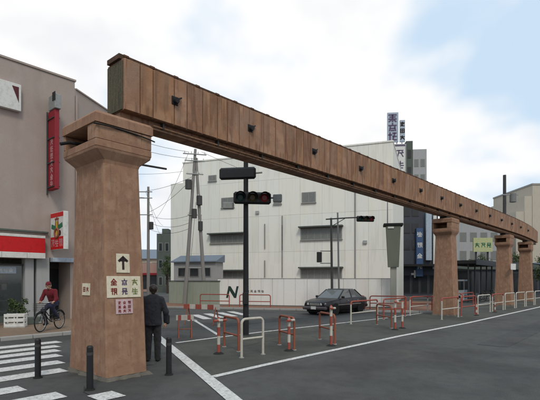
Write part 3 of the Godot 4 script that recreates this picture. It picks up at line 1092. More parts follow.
	g.box(Vector3(-0.32, 4.38, 0.006), Vector3(0.50, 0.20, 0.006), Basis(Vector3.BACK, -0.25))
	g.box(Vector3(0.34, 4.40, 0.006), Vector3(0.50, 0.20, 0.006), Basis(Vector3.BACK, 0.25))
	part(ls, "leaf_mark", g, M.green)
	g = Geo.new(off * f2)
	g.box(Vector3(0, 4.33, 0.009), Vector3(0.16, 0.62, 0.006))
	part(ls, "character", g, M.yellow)
	g = Geo.new(off * f2)
	g.ring(Vector3(0.02, 4.10, 0.005), Vector3.BACK, 0.20, 0.06, 20, 5)
	part(ls, "character", g, M.orange)
	g = Geo.new(off * f2)
	g.cyl(Vector3(0.30, 4.10, 0.0), Vector3(0.30, 4.10, 0.012), 0.13, 0.13, 14)
	part(ls, "dot", g, M.ink)
	g = Geo.new(off * f2)
	for i in 3:
		strokes(g, GLYPHS[i + 6], Vector3(-0.42 + i * 0.42, 3.66, 0.007), 0.34, 0.05)
	part(ls, "lettering", g, M.pink)


# ------------------------------------------------------------------ the department store and the hoarding
func build_store() -> void:
	var t := thing("store_building", "large cream building with blank panelled front and ribbon windows", "building", w(-7.73, 0, 39.1), FACADE_YAW, "", 0.85)
	var L := 21.2
	part(t, "core", Geo.new().bx(Vector3(0.02, 0, -16), Vector3(L, 14.3, -0.05)), M.cream_b)
	part(t, "side_wing", Geo.new().bx(Vector3(-1.55, 0, -12), Vector3(0.015, 12.3, -0.12)), M.cream_b)
	part(t, "wing_roof_room", Geo.new().bx(Vector3(-0.9, 12.3, -10), Vector3(0.01, 13.3, -2.0)), M.cream_b)
	var rows := [0.0, 4.85, 8.35, 11.85, 14.3]
	var mats := [M.cream, M.cream_b, M.cream_c]
	for r in 4:
		for c in 10:
			var x0 := c * L / 10.0
			var g := Geo.new().bx(Vector3(x0 + 0.006, rows[r] + 0.006, -0.05), Vector3(x0 + L / 10.0 - 0.006, rows[r + 1] - 0.006, 0.0))
			part(t, "wall_panel", g, mats[rng.randi() % 3])
	part(t, "parapet", Geo.new().bx(Vector3(-0.04, 14.3, -16.05), Vector3(L + 0.04, 14.46, 0.06), 0.02), M.cream_b)
	part(t, "roof_room", Geo.new().bx(Vector3(14.2, 14.46, -9.0), Vector3(18.4, 15.2, -5)), M.cream_b)
	# windows: [x0, x1, y0, y1, hood]
	for q in [[4.46, 5.88, 9.40, 10.42, false], [10.05, 10.85, 9.45, 10.4, false], [12.88, 14.24, 9.40, 10.40, false], [3.0, 3.9, 12.2, 12.8, false], [3.2, 6.96, 5.85, 6.7, true], [3.2, 6.96, 2.15, 3.0, true], [12.78, 16.7, 5.9, 7.0, true], [12.78, 16.7, 2.2, 3.2, true]]:
		var f := part(t, "window", Geo.new().bx(Vector3(q[0], q[2], 0.0), Vector3(q[1], q[3], 0.06)), M.frame_grey)
		var n := int(max(2, round((q[1] - q[0]) / 0.65)))
		for i in n:
			var a: float = lerp(q[0] + 0.06, q[1] - 0.06, i / float(n))
			var b: float = lerp(q[0] + 0.06, q[1] - 0.06, (i + 1) / float(n))
			part(f, "pane", Geo.new().bx(Vector3(a + 0.025, q[2] + 0.07, 0.04), Vector3(b - 0.025, q[3] - 0.07, 0.065)), M.grey_glass)
		part(f, "sill", Geo.new().bx(Vector3(q[0] - 0.05, q[2] - 0.07, 0.0), Vector3(q[1] + 0.05, q[2] - 0.005, 0.14)), M.frame_grey)
		if q[4]:
			part(f, "hood", Geo.new().bx(Vector3(q[0] - 0.12, q[3] + 0.03, 0.0), Vector3(q[1] + 0.12, q[3] + 0.16, 0.55), 0.01), M.dark_wall)
	# down pipes in two lengths
	for q in [[9.16, 5.2, 7.6], [9.16, 2.4, 4.05], [10.95, 2.4, 8.3], [10.95, 5.0, 7.4], [17.9, 2.0, 10.5]]:
		part(t, "down_pipe", Geo.new().cyl(Vector3(q[0], q[1], 0.07), Vector3(q[0], q[2], 0.07), 0.055, 0.055, 8), M.frame_grey)
	# row of thin railing posts on a low wall in front of the store
	# lettering-free vent boxes
	for q in [[8.2, 8.6], [15.2, 11.2], [18.6, 5.4]]:
		part(t, "vent_box", Geo.new().bx(Vector3(q[0], q[1], 0.0), Vector3(q[0] + 0.35, q[1] + 0.3, 0.14), 0.01), M.grey_wall)

	# hoarding of white steel sheets
	var h := thing("site_hoarding", "white sheet hoarding with a dark slanted letter N along the red pavement", "hoarding", w(-3.6, 0.115, 30.2), HOARDING_YAW, "", 0.8)
	var n := 15
	var pw := 14.6 / n
	for i in n:
		var g := Geo.new()
		g.bx(Vector3(i * pw + 0.008, 0.06, -0.03), Vector3((i + 1) * pw - 0.008, 2.24, 0.0), 0.004)
		part(h, "sheet", g, [M.sheet, M.sheet, M.sheet_b][rng.randi() % 3])
		part(h, "post", Geo.new().bx(Vector3(i * pw - 0.025, 0.0, -0.09), Vector3(i * pw + 0.025, 2.30, -0.04)), M.galv)
	part(h, "top_rail", Geo.new().bx(Vector3(0, 2.245, -0.06), Vector3(14.6, 2.29, 0.02)), M.galv)
	part(h, "base_board", Geo.new().bx(Vector3(0, 0.0, -0.04), Vector3(14.6, 0.055, 0.03)), M.dark_wall)
	# N of three slanted strokes
	var g2 := Geo.new(Transform3D(Basis(Vector3.RIGHT, Vector3(0.22, 1, 0), Vector3.BACK), Vector3(1.35, 1.12, 0.002)))
	g2.bx(Vector3(-0.46, -0.5, 0), Vector3(-0.27, 0.5, 0.006))
	g2.bx(Vector3(0.27, -0.5, 0), Vector3(0.46, 0.5, 0.006))
	g2.loft([[Vector3(-0.27, 0.5, 0), Vector3(-0.27, 0.12, 0), Vector3(0.27, -0.5, 0), Vector3(0.27, -0.12, 0)], [Vector3(-0.27, 0.5, 0.006), Vector3(-0.27, 0.12, 0.006), Vector3(0.27, -0.5, 0.006), Vector3(0.27, -0.12, 0.006)]])
	part(h, "letter", g2, plain(lin(0.02, 0.05, 0.04), 0.7))
	for i in 5:
		g2 = Geo.new()
		strokes(g2, GLYPHS[11 - i], Vector3(2.75 + i * 0.32, 1.2, 0.003), 0.22, 0.03)
		part(h, "character", g2, M.ink)

	# greener, older wall beside it, running back along the side street
	var g3 := thing("block_wall", "low weathered grey-green wall left of the white hoarding", "wall", w(-7.5, 0.0, 32.7), -0.58, "", 0.8)
	for i in 6:
		part(g3, "wall_panel", Geo.new().bx(Vector3(i * 1.0 + 0.006, 0, -0.15), Vector3(i * 1.0 + 0.994, 2.15 + 0.01 * (i % 2), 0)), mat(T.cream, Vector3(0.5, 0.5, 0.5), 0.9, lin(0.42, 0.47, 0.42)))
	part(g3, "coping", Geo.new().bx(Vector3(-0.05, 2.16, -0.2), Vector3(6.05, 2.24, 0.05), 0.01), M.dark_wall)
	# site shed behind the wall
	var s := thing("site_shed", "blue-grey shed with a sloping roof behind the wall by the cream building", "shed", w(-7.6, 0, 34.8), FACADE_YAW, "", 0.8)
	part(s, "wall", Geo.new().bx(Vector3(0, 0, -1.6), Vector3(4.6, 4.0, 0)), M.grey_wall)
	var rg := Geo.new()
	rg.loft([[Vector3(-0.2, 4.0, 0.25), Vector3(-0.2, 4.1, 0.25), Vector3(-0.2, 4.75, -1.6), Vector3(-0.2, 4.0, -1.6)], [Vector3(4.8, 4.0, 0.25), Vector3(4.8, 4.1, 0.25), Vector3(4.8, 4.75, -1.6), Vector3(4.8, 4.0, -1.6)]])
	part(s, "roof", rg, M.blue_grey)
	for i in 3:
		var wn := part(s, "window", Geo.new().bx(Vector3(0.5 + i * 1.3, 2.6, 0.0), Vector3(1.5 + i * 1.3, 3.5, 0.05)), M.frame_grey)
		part(wn, "pane", Geo.new().bx(Vector3(0.56 + i * 1.3, 2.66, 0.04), Vector3(1.44 + i * 1.3, 3.44, 0.06)), M.dark_glass)


# ------------------------------------------------------------------ street furniture
func build_bollards() -> void:
	for q in [[-4.45, 8.44, 0.76, "black bollard standing on the zebra crossing left of the near pillar"], [-3.08, 7.53, 0.76, "black bollard right in front of the near pillar, nearest the camera"], [-2.0, 8.71, 0.75, "black bollard beside the slanting white line, right of the near pillar"]]:
		var t := thing("bollard", q[3], "bollard", w(q[0], 0, q[1]), 0, "black bollards round the near pillar")
		part(t, "post", Geo.new().cyl(Vector3(0, 0, 0), Vector3(0, q[2] - 0.03, 0), 0.056, 0.054, 20), M.black)
		part(t, "cap", Geo.new().tube([Vector3(0, q[2] - 0.03, 0), Vector3(0, q[2] - 0.012, 0), Vector3(0, q[2], 0)], 0.056, 20, 0.035), M.black)
		part(t, "base_ring", Geo.new().cyl(Vector3(0, 0.0, 0), Vector3(0, 0.025, 0), 0.085, 0.08, 20), M.rubber)
		part(t, "band", Geo.new().cyl(Vector3(0, q[2] - 0.16, 0), Vector3(0, q[2] - 0.11, 0), 0.0575, 0.0575, 20), M.dark_steel)

func signal_head(parent: Node3D, called: String, at: Vector3, turn: float, lit: bool) -> Node3D:
	var t := Node3D.new()
	t.name = called
	parent.add_child(t, true)
	t.position = at
	t.rotation.y = turn
	part(t, "housing", Geo.new().box(Vector3.ZERO, Vector3(1.25, 0.40, 0.16), Basis(), 0.06), M.black)
	var lens := [M.lens_green, M.lens_yellow, M.lens_red]
	for i in 3:
		var x := -0.40 + i * 0.40
		part(t, "lens", Geo.new().tube([Vector3(x, 0, 0.07), Vector3(x, 0, 0.095), Vector3(x, 0, 0.105)], 0.15, 20, 0.08), lens[i])
		# visor: open half tube over the lens
		var g := Geo.new()
		for k in 10:
			var a0 := -0.25 + (PI + 0.5) * k / 10.0
			var a1 := -0.25 + (PI + 0.5) * (k + 1) / 10.0
			var p := []
			for q in [[a0, 0.165, 0.08], [a1, 0.165, 0.08], [a1, 0.172, 0.33], [a0, 0.172, 0.33]]:
				p.append(Vector3(x + cos(q[0]) * q[1], sin(q[0]) * q[1], q[2]))
			g.poly(p, Vector3(cos((a0 + a1) / 2), sin((a0 + a1) / 2), 0))
		part(t, "visor", g, M.black)
	return t

func build_signals() -> void:
	# the tall near pole behind the girder, with two heads facing different roads
	var t := thing("traffic_signal", "tall black traffic signal pole behind the girder with two horizontal heads", "traffic signal", w(-0.81, 0, 14.8))
	part(t, "pole", Geo.new().cyl(Vector3.ZERO, Vector3(0, 6.3, 0), 0.10, 0.075, 16), M.black)
	part(t, "base_plate", Geo.new().cyl(Vector3.ZERO, Vector3(0, 0.03, 0), 0.17, 0.17, 16), M.dark_steel)
	signal_head(t, "signal_head", Vector3(-0.28, 5.45, 0.0), PI - 0.15, false)
	signal_head(t, "signal_head", Vector3(0.22, 4.59, 0.16), 0.12, true)
	part(t, "arm", Geo.new().tube([Vector3(0, 5.45, -0.06), Vector3(0.55, 5.50, -0.06)], 0.03, 8), M.galv)
	part(t, "arm", Geo.new().tube([Vector3(0, 4.62, -0.02), Vector3(1.0, 4.62, 0.05)], 0.03, 8), M.galv)
	part(t, "control_box", Geo.new().box(Vector3(1.06, 4.60, 0.08), Vector3(0.30, 0.24, 0.18), Basis(), 0.02), M.galv)
	part(t, "control_box", Geo.new().box(Vector3(-0.60, 4.38, -0.1), Vector3(0.36, 0.22, 0.2), Basis(), 0.02), M.galv)
	part(t, "junction_box", Geo.new().box(Vector3(0, 1.25, 0.13), Vector3(0.2, 0.4, 0.12), Basis(), 0.015), M.black)
	# the far signal by the hoarding
	t = thing("traffic_signal", "far slim traffic signal with a long arm in front of the cream building", "traffic signal", w(3.72, 0, 26.3), 0.0, "", 0.86)
	part(t, "pole", Geo.new().cyl(Vector3.ZERO, Vector3(-0.08, 6.45, 0), 0.095, 0.07, 12), M.dark_steel)
	part(t, "arm", Geo.new().tube([Vector3(-0.45, 6.36, 0), Vector3(1.0, 6.45, 0.05), Vector3(2.9, 6.52, 0.1)], 0.045, 8), M.dark_steel)
	part(t, "brace", Geo.new().tube([Vector3(0.0, 5.9, 0), Vector3(0.85, 6.40, 0.04)], 0.025, 6), M.dark_steel)
	signal_head(t, "signal_head", Vector3(2.25, 6.36, 0.2), 0.1, false)
	var b := part(t, "walk_bracket", Geo.new().tube([Vector3(-0.05, 4.15, 0), Vector3(-0.85, 4.15, 0.1)], 0.025, 6).tube([Vector3(-0.05, 3.3, 0), Vector3(-0.85, 3.3, 0.1)], 0.025, 6), M.dark_steel)
	var wh := part(b, "walk_signal", Geo.new().box(Vector3(-0.92, 3.72, 0.14), Vector3(0.34, 0.72, 0.2), Basis(), 0.02), M.black)
	wh.set_meta("label", "dark pedestrian signal box")
	# a second slim pole beside it, for a street lamp cable
	solo("service_pole", "slim grey pole just right of the far traffic signal's post", "pole", Geo.new().cyl(Vector3.ZERO, Vector3(-0.10, 5.9, 0), 0.06, 0.05, 10), M.steel, w(4.28, 0.1, 27.2))

func pipe_guard(length: float, height: float, m_top: Material, m_leg: Material, label: String, group: String, at: Vector3, yaw: float, mid := true) -> Node3D:
	var t := thing("pipe_guard", label, "guard rail", at, yaw, group)
	var h := length / 2.0
	var r := 0.032
	var bend := []
	for i in 7:
		var a := PI - PI / 2.0 * i / 6.0
		bend.append(Vector3(-h + 0.12 + cos(a) * 0.12, height - 0.12 + sin(a) * 0.12, 0))
	for i in 7:
		var a := PI / 2.0 - PI / 2.0 * i / 6.0
		bend.append(Vector3(h - 0.12 + cos(a) * 0.12, height - 0.12 + sin(a) * 0.12, 0))
	part(t, "top_rail", Geo.new().tube(bend, r, 10), m_top)
	for s in [-1.0, 1.0]:
		part(t, "leg", Geo.new().cyl(Vector3(s * h, 0, 0), Vector3(s * h, height - 0.12, 0), r, r, 10), m_leg)
		part(t, "foot", Geo.new().cyl(Vector3(s * h, 0, 0), Vector3(s * h, 0.02, 0), 0.065, 0.06, 10), M.galv)
	if mid:
		part(t, "mid_rail", Geo.new().cyl(Vector3(-h, height * 0.48, 0), Vector3(h, height * 0.48, 0), r * 0.85, r * 0.85, 10), m_leg)
	return t

func striped_post(label: String, at: Vector3, height: float, head: float, lean := 0.0) -> Node3D:
	var t := thing("striped_post", label, "guard post", at, YAW, "red and white posts under the girder")
	t.rotation.z = lean
	var bands := 4
	var y := 0.02
	for i in bands:
		var e := y + (height - 0.04) / bands
		part(t, "band", Geo.new().cyl(Vector3(0, y, 0), Vector3(0, e, 0), 0.040, 0.040, 12), M.red_white if i % 2 == 0 else M.dirty_white)
		y = e
	part(t, "base", Geo.new().tube([Vector3.ZERO, Vector3(0, 0.03, 0), Vector3(0, 0.05, 0)], 0.15, 14, 0.07), M.rubber)
	part(t, "cap", Geo.new().tube([Vector3(0, y, 0), Vector3(0, y + 0.02, 0), Vector3(0, y + 0.04, 0)], 0.042, 12, 0.02), M.red_white)
	if head > 0.0:
		var q := int(head / 0.12)
		for i in q:
			var x0 := -head / 2.0 + i * head / q
			part(t, "cross_bar", Geo.new().cyl(Vector3(x0, y - 0.05, 0.055), Vector3(x0 + head / q, y - 0.05, 0.055), 0.032, 0.032, 10), M.red_white if i % 3 != 1 else M.dirty_white)
	return t

func build_barriers() -> void:
	# near row under the girder
	striped_post("red and white post with a red cross-bar left of the white hoop", w(-1.30, 0, 11.15), 0.92, 0.42)
	striped_post("red and white post just right of the white hoop, with a short red bar", w(0.50, 0, 11.61), 0.88, 0.30)
	striped_post("red and white post on the median in front of the dark car", w(1.73, 0, 12.47), 1.14, 0.24)
	striped_post("red and white post between the dark car and the second pillar, left of a pair", w(4.66, 0, 16.4), 1.12, 0.30)
	striped_post("red and white post between the dark car and the second pillar, right of a pair", w(5.08, 0, 16.9), 1.05, 0.0)
	var hoop := pipe_guard(0.70, 0.93, M.dirty_white, M.dirty_white, "white tubular hoop guard with one cross rail in front of the signal pole", "", w(-0.43, 0, 10.82), YAW * 0.9)
	hoop.name = numbered("hoop_guard")
	# orange guards that stand across the strip, seen nearly edge-on
	for q in [[-1.05, 11.9, 0.95, "orange pipe guard seen edge-on behind the cross-barred post left of the white hoop"], [0.46, 12.2, 1.0, "orange pipe guard seen edge-on behind the post right of the white hoop"], [1.72, 13.3, 1.1, "orange pipe guard seen edge-on behind the post before the dark car"], [4.55, 17.6, 1.4, "orange pipe guard seen edge-on behind the pair of striped posts"]]:
		pipe_guard(q[2], 0.86, M.orange, M.orange, q[3], "orange guards across the median", w(q[0], 0, q[1]), PI / 2.0 - atan2(q[0], q[1]) + 0.42)
	# trestle with a white board beside the slanting line
	var t := thing("trestle_barrier", "low orange-legged trestle barrier with a white board near the standing person", "barrier", w(-2.74, 0, 14.17), 0.25)
	for s in [-0.2, 0.2]:
		part(t, "leg", Geo.new().tube([Vector3(s, 0, 0.2), Vector3(s, 0.68, 0)], 0.022, 8), M.orange)
		part(t, "leg", Geo.new().tube([Vector3(s, 0, -0.2), Vector3(s, 0.68, 0)], 0.022, 8), M.orange)
	part(t, "board", Geo.new().box(Vector3(0.0, 0.66, 0.03), Vector3(0.56, 0.17, 0.025), Basis(), 0.006), M.dirty_white)
	for i in 2:
		part(t, "stripe", Geo.new().box(Vector3(-0.17 + i * 0.30, 0.66, 0.0445), Vector3(0.10, 0.168, 0.004)), M.red_white)
	part(t, "stretcher", Geo.new().tube([Vector3(-0.2, 0.30, 0.11), Vector3(0.2, 0.30, 0.11)], 0.014, 6), M.orange)
	# long boards behind it
	t = thing("plank_barrier", "long white and red plank barrier across the side street", "barrier", w(-2.85, 0, 18.3), -0.45)
	for i in 6:
		part(t, "board", Geo.new().box(Vector3(-0.75 + i * 0.30, 0.74, 0), Vector3(0.298, 0.2, 0.03), Basis(), 0.005), M.dirty_white if i % 2 else M.red_white)
	for s in [-0.7, 0.7]:
		part(t, "leg", Geo.new().tube([Vector3(s, 0, 0.22), Vector3(s, 0.80, -0.02)], 0.024, 8), M.orange)
		part(t, "leg", Geo.new().tube([Vector3(s, 0, -0.26), Vector3(s, 0.80, -0.02)], 0.024, 8), M.orange)
	# red pipe guards along the kerb by the hoarding
	var labels := ["red pipe guard on the red pavement at the left end of the hoarding", "red pipe guard on the red pavement between the letter N and the dark car",
		"red pipe guard on the far kerb just behind the rear of the dark car", "red pipe guard on the far kerb, second one right of the dark car", "red pipe guard on the far kerb, third one right of the dark car"]
	var k := 0
	for u in [0.6, 3.3, 9.0, 11.3, 13.6]:
		var c := Transform3D(Basis(Vector3.UP, HOARDING_YAW), w(-3.6, 0.115, 30.2)) * Vector3(u, 0, 1.95)
		pipe_guard(2.0, 0.8, M.red_white, M.red_white, labels[k], "red pipe guards by the hoarding", c, HOARDING_YAW, true)
		k += 1
	# white and reddish guards on the median beyond the second pillar
	k = 0
	var words := ["first", "second", "third", "fourth", "fifth", "sixth", "seventh", "eighth", "ninth"]
	for i in 9:
		var m := 21.6 + i * 2.35
		pipe_guard(1.95, 1.0, M.red_white if i in [0, 1, 3] else M.dirty_white, M.dirty_white if i != 1 else M.red_white, "pipe guard in the near row of the median, %s right of the second pillar" % words[i], "pipe guards in the near row of the median", fp(m, 0, 7.62 - i * 0.10), YAW - 0.045)
	for i in 6:
		var m := 17.2 + i * 2.9
		pipe_guard(2.3, 0.95, M.red_white, M.red_white if i % 2 else M.dirty_white, "red-topped pipe guard in the far row behind the pillars, %s from the left" % words[i], "pipe guards in the far row of the median", fp(m, 0, 9.75 + (0.12 * max(0.0, i - 3.0))), YAW)
	striped_post("faded red and white post at the foot of the second pillar, on its right", fp(24.2, 0, 7.2), 0.6, 0.0)
	striped_post("faded red and white post halfway between the second and third pillars", fp(27.2, 0, 7.1), 0.6, 0.0)

func build_poles() -> void:
	# A-shaped pair of poles with cross-arms and transformers
	var t := thing("utility_pole", "A-shaped pair of concrete utility poles with transformers beside the cream building", "utility pole", w(-5.29, 0, 31.6), 0.25, "", 0.79)
	part(t, "pole", Geo.new().cyl(Vector3(-1.05, 0, 0), Vector3(-0.08, 14.2, 0), 0.19, 0.12, 14), M.pole_concrete)
	part(t, "pole", Geo.new().cyl(Vector3(0.78, 0, 0.3), Vector3(-0.02, 13.4, 0), 0.19, 0.12, 14), M.pole_concrete)
	for q in [[13.7, 1.5], [13.1, 1.3], [11.9, 1.1], [8.2, 0.9]]:
		var arm := part(t, "cross_arm", Geo.new().box(Vector3(-0.15, q[0], 0.16), Vector3(q[1] * 1.4, 0.09, 0.09), Basis(), 0.01), M.galv)
		for i in 4:
			part(arm, "insulator", Geo.new().cyl(Vector3(-0.15 + (i - 1.5) * q[1] * 0.4, q[0] + 0.04, 0.16), Vector3(-0.15 + (i - 1.5) * q[1] * 0.4, q[0] + 0.24, 0.16), 0.05, 0.035, 8), M.white)
	for q in [[-0.72, 10.5, 0.30], [0.25, 9.1, 0.27], [-0.2, 7.9, 0.24], [0.35, 6.8, 0.22]]:
		var tr := part(t, "transformer", Geo.new().tube([Vector3(q[0], q[1], 0.25), Vector3(q[0], q[1] + 0.02, 0.25), Vector3(q[0], q[1] + 0.75, 0.25), Vector3(q[0], q[1] + 0.82, 0.25)], q[2], 16, q[2] * 0.95), M.dark_steel)
		for i in 2:
			part(tr, "bushing", Geo.new().cyl(Vector3(q[0] - 0.1 + 0.2 * i, q[1] + 0.8, 0.25), Vector3(q[0] - 0.1 + 0.2 * i, q[1] + 1.0, 0.25), 0.035, 0.025, 8), M.white)
	part(t, "brace", Geo.new().tube([Vector3(-0.9, 3.4, 0.05), Vector3(0.62, 3.4, 0.28)], 0.05, 8), M.galv)
	part(t, "step_bolt", Geo.new().tube([Vector3(-1.1, 2.5, 0.1), Vector3(-0.6, 2.5, 0.1)], 0.02, 6), M.galv)
	# pole down the side street
	t = thing("utility_pole", "slim utility pole farther down the side street, left of the cream building", "utility pole", w(-9.12, 0, 33.0), 0.0, "", 0.78)
	part(t, "pole", Geo.new().cyl(Vector3.ZERO, Vector3(0, 11.3, 0), 0.17, 0.11, 12), M.pole_concrete)
	for y in [10.8, 10.2, 8.6]:
		part(t, "cross_arm", Geo.new().box(Vector3(-0.35, y, 0.1), Vector3(1.5, 0.08, 0.08)), M.galv)
	part(t, "transformer", Geo.new().cyl(Vector3(0.3, 7.2, 0.1), Vector3(0.3, 7.9, 0.1), 0.22, 0.22, 14), M.dark_steel)
	# pole beyond the third pillar
	t = thing("utility_pole", "utility pole rising above the girder near its far end", "utility pole", w(17.9, 0, 33.6), 0.0, "", 0.80)
	part(t, "pole", Geo.new().cyl(Vector3.ZERO, Vector3(0, 12.3, 0), 0.18, 0.14, 12), M.dark_steel)
	part(t, "cross_arm", Geo.new().box(Vector3(0.5, 10.4, 0.1), Vector3(1.5, 0.1, 0.1)), M.galv)
	part(t, "transformer", Geo.new().cyl(Vector3(0.75, 9.7, 0.1), Vector3(0.75, 10.5, 0.1), 0.3, 0.3, 14), M.steel)
	# overhead lines
	var g := "overhead lines over the side street"
	var names := ["upper of two black lines from the A-shaped pole's top towards the near pillar's capital", "lower of two black lines from the A-shaped pole's top towards the near pillar's capital",
		"black line falling away from the A-shaped pole's top far down the side street", "highest black line between the A-shaped pole and the slim side-street pole", "second highest sagging black line between the A-shaped pole and the slim pole",
		"third sagging black line between the A-shaped pole and the slim pole", "lowest sagging black line between the A-shaped pole and the slim pole", "black line running on from the slim pole's top down the side street", "black line from the slim pole towards the corner building"]
	for q in [[w(-5.8, 11.0, 31.5), w(-12.6, 10.6, 16.0), 0.7], [w(-5.2, 10.5, 31.5), w(-11.8, 9.8, 16.0), 0.8], [w(-5.8, 11.0, 31.5), w(-13.0, 8.7, 50.0), 0.5], [w(-5.0, 9.5, 31.5), w(-9.3, 8.5, 33.0), 0.2], [w(-5.4, 6.6, 31.5), w(-9.2, 6.7, 33.0), 0.35], [w(-5.6, 6.0, 31.5), w(-9.2, 6.2, 33.0), 0.4], [w(-5.6, 5.6, 31.5), w(-9.2, 5.7, 33.0), 0.4], [w(-9.3, 8.4, 33.0), w(-13.6, 8.7, 56.0), 0.5], [w(-9.4, 8.0, 33.0), w(-12.4, 7.6, 20.0), 0.4]]:
		solo("overhead_line", names.pop_front(), "cable", cable(q[0], q[1], q[2], 0.012), M.black_rough, Vector3.ZERO, 0.0, g)
	var extra := ["black line slanting up from the slim side-street pole to the A-shaped pole's middle cross-arm", "black line dropping from the A-shaped pole's transformers to the site shed", "black line dropping steeply from the slim pole to the dark narrow building", "black line crossing high over the side street behind the A-shaped pole"]
	for q in [[w(-9.1, 6.9, 33.0), w(-5.3, 9.4, 31.5), 0.3], [w(-5.3, 7.4, 31.5), w(-6.2, 3.75, 34.6), 0.15], [w(-9.0, 7.5, 33.0), w(-15.2, 7.9, 62.0), 0.5], [w(-14.5, 11.6, 40.0), w(-4.0, 12.2, 39.0), 0.5]]:
		solo("overhead_line", extra.pop_front(), "cable", cable(q[0], q[1], q[2], 0.012), M.black_rough, Vector3.ZERO, 0.0, g)
	for q in [[w(-4.9, 11.0, 31.5), w(12.0, 12.6, 60.0), 0.8]]:
		solo("overhead_line", "thin black overhead line running right from the A-shaped pole over the cream building", "cable", cable(q[0], q[1], q[2], 0.012), M.black_rough)


# ------------------------------------------------------------------ car
func car_ring(x: float, hw: float, y0: float, y1: float, tuck: float) -> Array:
	# cross-section of the lower body: sill, bulging flank, shoulder, flat top
	var p := []
	for q in [[hw - 0.10, y0], [hw - 0.02, y0 + 0.10], [hw, y0 + (y1 - y0) * 0.55], [hw - tuck * 0.5, y1 - 0.05], [hw - tuck, y1]]:
		p.append(Vector3(x, q[1], q[0]))
	var n := p.size()
	for i in n:
		var v: Vector3 = p[n - 1 - i]
		p.append(Vector3(x, v.y, -v.z))
	return p

